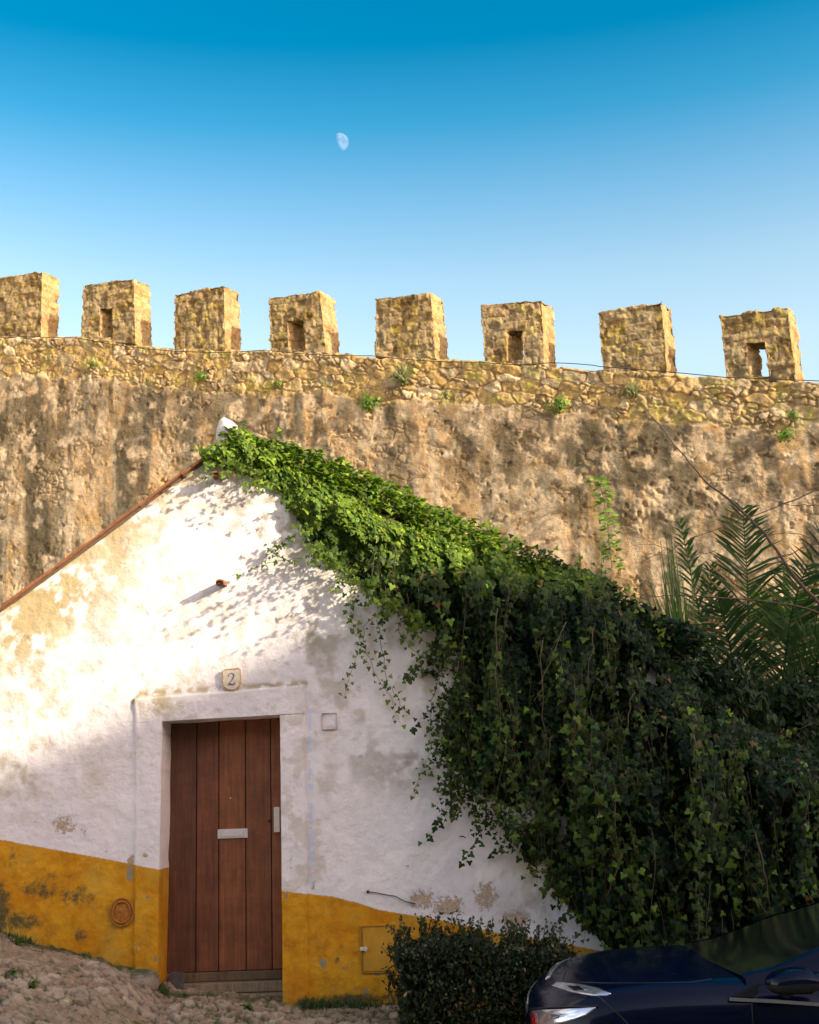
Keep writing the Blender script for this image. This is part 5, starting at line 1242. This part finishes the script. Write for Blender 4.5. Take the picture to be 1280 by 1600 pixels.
    def mirror_(s):
        mc = at(1248, 1532, yc-1.0); bm = bmesh.new(); bmesh.ops.create_icosphere(bm, subdivisions=4, radius=1); V = np.array([v.co for v in bm.verts]); Fq = [[v.index for v in f.verts] for f in bm.faces]; bm.free()
        V = np.sign(V)*np.abs(V)**.75; up = V[:, 2] > -.12
        W = V*np.array([.165, .11, .062]); W[:, 2] += -.10*(W[:, 0]-.0)*1.0*(W[:, 0] > .0)*.5-.02*(V[:, 0] < -.3)*(-V[:, 0]-.3); W[:, 2] *= 1-.25*(V[:, 0] > .3)
        base = np.array([mc[0], yc+s*1.0, mc[2]])
        f1 = [f for f in Fq if all(up[i] for i in f)]; f2 = [f for f in Fq if not all(up[i] for i in f)]
        mo = mesh('mirror', base+W, f1, M['paint'], root); mesh('mirror_shell', base+W*.995, f2, M['black'], mo)
        mm = MB(); mm.tube([base+[-.04, -s*.02, -.045], base+[-.03, -s*.13, -.075], base+[-.02, -s*.19, -.09]], [.03, .024, .03], 8); mm.build('mirror_arm', M['black'], mo, smooth=True)
        mm = MB(); mm.box(base+[.168, -s*.085, -.045], base+[.174, s*.085, .045], bev=.002); mm.build('mirror_glass', M['chrome'], mo)
    # ---- glasshouse
    tp = at([1085, 1140, 1200, 1280, 1380, 1500], [1489, 1484, 1468, 1446, 1417, 1394], yc)
    X = list(tp[:, 0])+[xn+3.0, xn+3.5, xn+3.85, xn+4.02]; Z = list(tp[:, 2])+[tp[-1, 2]+.01, tp[-1, 2]-.06, tp[-1, 2]-.25, hz[-1]-.03]
    def top(x): return np.interp(x, X, Z)
    def sw(x): return np.interp(x, [X[0], X[0]+.6, X[0]+1.5, xn+3.4, xn+4.0], [.74, .68, .60, .60, .62])       # half width at the pillar line
    x0 = X[0]; xr = x0+1.45; xw = xn+3.35
    def sheet(xa, xb, va, vb, n, k, m, name, lift=.0, par=root):
        xs = np.linspace(xa, xb, n); V = []
        for x in xs:
            for v in np.linspace(va, vb, k):
                w = float(sw(x)); V.append((x+.10*v*v*(1 if x < xr else 0)*max(0, 1-(x-x0)/1.2), yc+v*w, float(top(x))+(-.035+.068*min(1, max(0, (x-x0)/.6)))*v*v*(1 if x < xr else 0)+((.033*v*v*max(0, 1-(x-xr)/1.0))-.035*v*v*min(1, (x-xr)/1.0) if x >= xr else 0)+lift))
        return mesh(name, np.array(V), gridf(n, k), m, par)
    ws = sheet(x0, xr, -.93, .93, 24, 21, M['glass'], 'windscreen')
    sheet(xr+.003, xw, -1, 1, 24, 21, M['paint'], 'roof'); sheet(xw+.003, xn+4.0, -.9, .9, 12, 15, M['glass'], 'rear_window')
    for s in (-1, 1):
        def lower(x): return min(float(top(x))-.055, .36+.0*x+max(0, (x-1.74))*.42+0*x) if x < xr else float(top(x))-.07
        xs = np.linspace(x0, xn+4.0, 60); V = []
        for x in xs:
            w = float(sw(x)); f = max(0, 1-(x-x0)/1.2) if x < xr else 0
            tz = float(top(x))+((-.035+.068*min(1, max(0, (x-x0)/.6))) if x < xr else .033-.068*min(1, (x-xr)/1.0)); a = (x+.10*.86*f, yc+s*.93*w, tz*.86+float(top(x))*.14+.004); b = (x+.10*f, yc+s*(w+.012), tz-.005); lz = max(lower(x), .33)
            c = (x+.10*f, yc+s*min(.795, w+.012+.55*(float(top(x))-.04-lz)), lz); V += [a, b, c]
        mesh('pillar', np.array(V), gridf(60, 3, flip=(s > 0)), M['paint'], root)
        V = []; xs = np.linspace(x0+.08, xn+3.8, 50)
        for x in xs:
            w = float(sw(x)); lz = max(lower(x), .33); f = max(0, 1-(x-x0)/1.2) if x < xr else 0
            V += [(x+.1*f, yc+s*(min(.795, w+.012+.55*(float(top(x))-.04-lz))-.006), lz+.004), (x+.1*f, yc+s*.812, .335)]
        mesh('side_window', np.array(V), gridf(50, 2, flip=(s > 0)), M['glass'], root)
        Y_ = yc+s*.830
        mm = MB(); a = at([1139, 1210, 1280], [1560.5, 1564, 1569], yc-.83) if True else None
        P = np.array([(p[0], Y_, p[2]) for p in a]+[(xn+3.4, Y_, a[-1][2]+.02)]); Q = np.repeat(P, 2, 0)
        th = .0085; V = np.concatenate([P+[0, s*.012, th], P+[0, s*.012, -th], P+[0, -s*.03, th], P+[0, -s*.03, -th]]); n = len(P)
        Fs = []
        for i in range(n-1): Fs += [(i, i+1, n+i+1, n+i), (i, 2*n+i, 2*n+i+1, i+1), (n+i, n+i+1, 3*n+i+1, 3*n+i)]
        Fs += [(0, n, 3*n, 2*n)]; mesh('window_trim', V, Fs, M['chrome'], root, False)
        # quarter panel in front of the side glass
        q = at([1143, 1176, 1188], [1556, 1557, 1534], yc-.80); V = [(p[0], yc+s*.822, p[2]) for p in q]+[(p[0], yc+s*.80, p[2]) for p in q]
        mesh('quarter_panel', V, [(0, 1, 2), (5, 4, 3), (0, 3, 4, 1), (1, 4, 5, 2), (2, 5, 3, 0)], M['black'], root, False)
        # mirror
        if s < 0: mirror_(s)
        # wheels
        for u in (.82, 3.38):
            c = np.array([xn+u, yc+s*(HW-.10), g+.30]); th = np.linspace(0, 2*math.pi, 41)[:-1]
            arch = MB(); t2 = np.linspace(-.25, math.pi+.25, 30); arch.tube(np.stack([c[0]+.345*np.cos(t2), np.full(30, yc+s*(HW-.005)), c[2]+.345*np.sin(t2)], 1), .016, 6); 
            arch.build('wheel_arch', M['black'], root, smooth=True)
            prof = [(.0, .17), (.10, .17), (.19, .17), (.30, .0)]
            V = []; ring = [(.20, -.09), (.27, -.105), (.298, -.09), (.305, -.04), (.305, .06), (.298, .105), (.27, .115), (.20, .10)]
            for r_, y_ in ring: V += [(c[0]+r_*math.cos(t), c[1]+s*y_, c[2]+r_*math.sin(t)) for t in th]
            Fs = [(i*40+j, i*40+(j+1) % 40, ((i+1) % 8)*40+(j+1) % 40, ((i+1) % 8)*40+j) for i in range(8) for j in range(40)]
            wh = mesh('wheel', V, Fs, M['rubber'], root)
            rm = MB(); rm.tube(np.stack([c[0]+.20*np.cos(np.append(th, th[0])), np.full(41, c[1]+s*.10), c[2]+.20*np.sin(np.append(th, th[0]))], 1), .012, 6)
            for k in range(5):
                t = 2*math.pi*k/5+.3; d = np.array([math.cos(t), 0, math.sin(t)]); pd = np.array([-d[2], 0, d[0]]); cc = np.array([c[0], c[1]+s*.095, c[2]])
                q = [cc+d*.03-pd*.03, cc+d*.03+pd*.03, cc+d*.20+pd*.022, cc+d*.20-pd*.022]; q2 = [p-np.array([0, s*.03, 0]) for p in q]
                rm.add(q+q2, [(0, 1, 2, 3), (7, 6, 5, 4), (0, 4, 5, 1), (1, 5, 6, 2), (2, 6, 7, 3), (3, 7, 4, 0)])
            rm.tube([(c[0], c[1]+s*.06, c[2]), (c[0], c[1]+s*.108, c[2])], .05, 14); rm.build('rim', M['alloy'], wh)
            dk = MB(); dk.tube([(c[0], c[1]+s*.04, c[2]), (c[0], c[1]+s*.055, c[2])], .20, 30); dk.build('brake_disc', M['black'], wh)
    # inside: dark dashboard, seats, wheel
    mm = MB(); mm.box((x0+.25, yc-.66, .30), (x0+.62, yc+.66, .43), bev=.05); mm.build('dashboard', M['black'], root)
    for s in (-1, 1):
        mm = MB(); mm.box((x0+1.15, yc+s*.37-.24, .05), (x0+1.3, yc+s*.37+.24, .62), bev=.05); mm.box((x0+.75, yc+s*.37-.25, -.05), (x0+1.14, yc+s*.37+.25, .10), bev=.05); mm.box((x0+1.19, yc+s*.37-.13, .64), (x0+1.28, yc+s*.37+.13, .80), bev=.03); mm.build('seat', M['seat'], root)
    th = np.linspace(0, 2*math.pi, 25); mm = MB(); mm.tube(np.stack([x0+.70+.05*np.sin(th), yc-.37+.17*np.cos(th), .40+.16*np.sin(th)], 1), .014, 6); mm.build('steering_wheel', M['black'], root, smooth=True)
    # bumper grille and plate-free nose
    mm = MB()
    for k in range(4): mm.box((xn-.006, yc-.30, g+.36+k*.05), (xn+.02, yc+.30, g+.375+k*.05), bev=.003)
    mm.build('grille', M['black'], root)
car()

# ================================================================== NEIGHBOURING HOUSE (its shade falls over the door)
def neighbour():
    A_, B_ = at(5, 1200, YF), at(545, 962, YF)
    X0, X1 = 18.0, 25.0; Ye, Yb = 4.0, -16.0
    # the eave edge runs along Y; its shadow on the front is a line with slope tan(el)/cos(az)
    sl = SDIR[2]/SDIR[0]; mid = (A_+B_)/2; ez = mid[2]+sl*(X0-mid[0])
    r = empty('neighbour_house', ((X0+X1)/2, Ye-3, -.6), 'cream rendered house across the lane, out of the picture on the right', 'house')
    m = MB(); m.box((X0+.15, Yb, -1.5), (X1, Ye, ez-.25)); m.build('wall', M['wall2'], r)
    m = MB(); m.box((X0-.02, Yb-.1, ez-.245), (X1+.15, Ye+.12, ez), bev=.02); m.build('roof', M['terra'], r)
    for k in range(4):
        y = Ye-2.2-k*3.6
        w = MB(); w.box((X0+.10, y-.5, .9), (X0+.147, y+.5, 2.3), bev=.01); wo = w.build('window', M['trim'], r)
        w = MB(); w.box((X0+.08, y-.42, .98), (X0+.097, y+.42, 2.22)); w.build('pane', M['glass'], wo)
neighbour()

def unseen_house():  # added out of view to cut sky light and darken the car's reflections
    r = empty('unseen_house', (-2, -9, -.4), 'unseen tall rendered house behind the photographer, added to cut the sky light', 'house')
    x0, x1, y0, y1, zt = -16, 11, -12, -6, 6.2
    m = MB(); m.box((x0, y0, -2), (x1, y1, zt)); m.build('wall', M['wall3'], r)
    m = MB(); V = [(x0-.2, y0-.3, zt+.003), (x1+.2, y0-.3, zt+.003), (x1+.2, y1+.3, zt+.003), (x0-.2, y1+.3, zt+.003), (x0-.2, (y0+y1)/2, zt+1.6), (x1+.2, (y0+y1)/2, zt+1.6)]
    m.add(V, [(0, 3, 2, 1), (0, 1, 5, 4), (2, 3, 4, 5), (0, 4, 3), (1, 2, 5)]); m.build('roof', M['terra'], r)
    for k in range(6):
        for zz in (1.0, 3.9):
            x = x0+2.2+k*4.3
            w = MB(); w.box((x-.6, y1+.003, zz-.1), (x+.6, y1+.06, zz+1.5), bev=.01); wo = w.build('window', M['trim'], r)
            w = MB(); w.box((x-.48, y1+.0605, zz), (x+.48, y1+.075, zz+1.38)); w.build('pane', M['glass'], wo)
unseen_house()
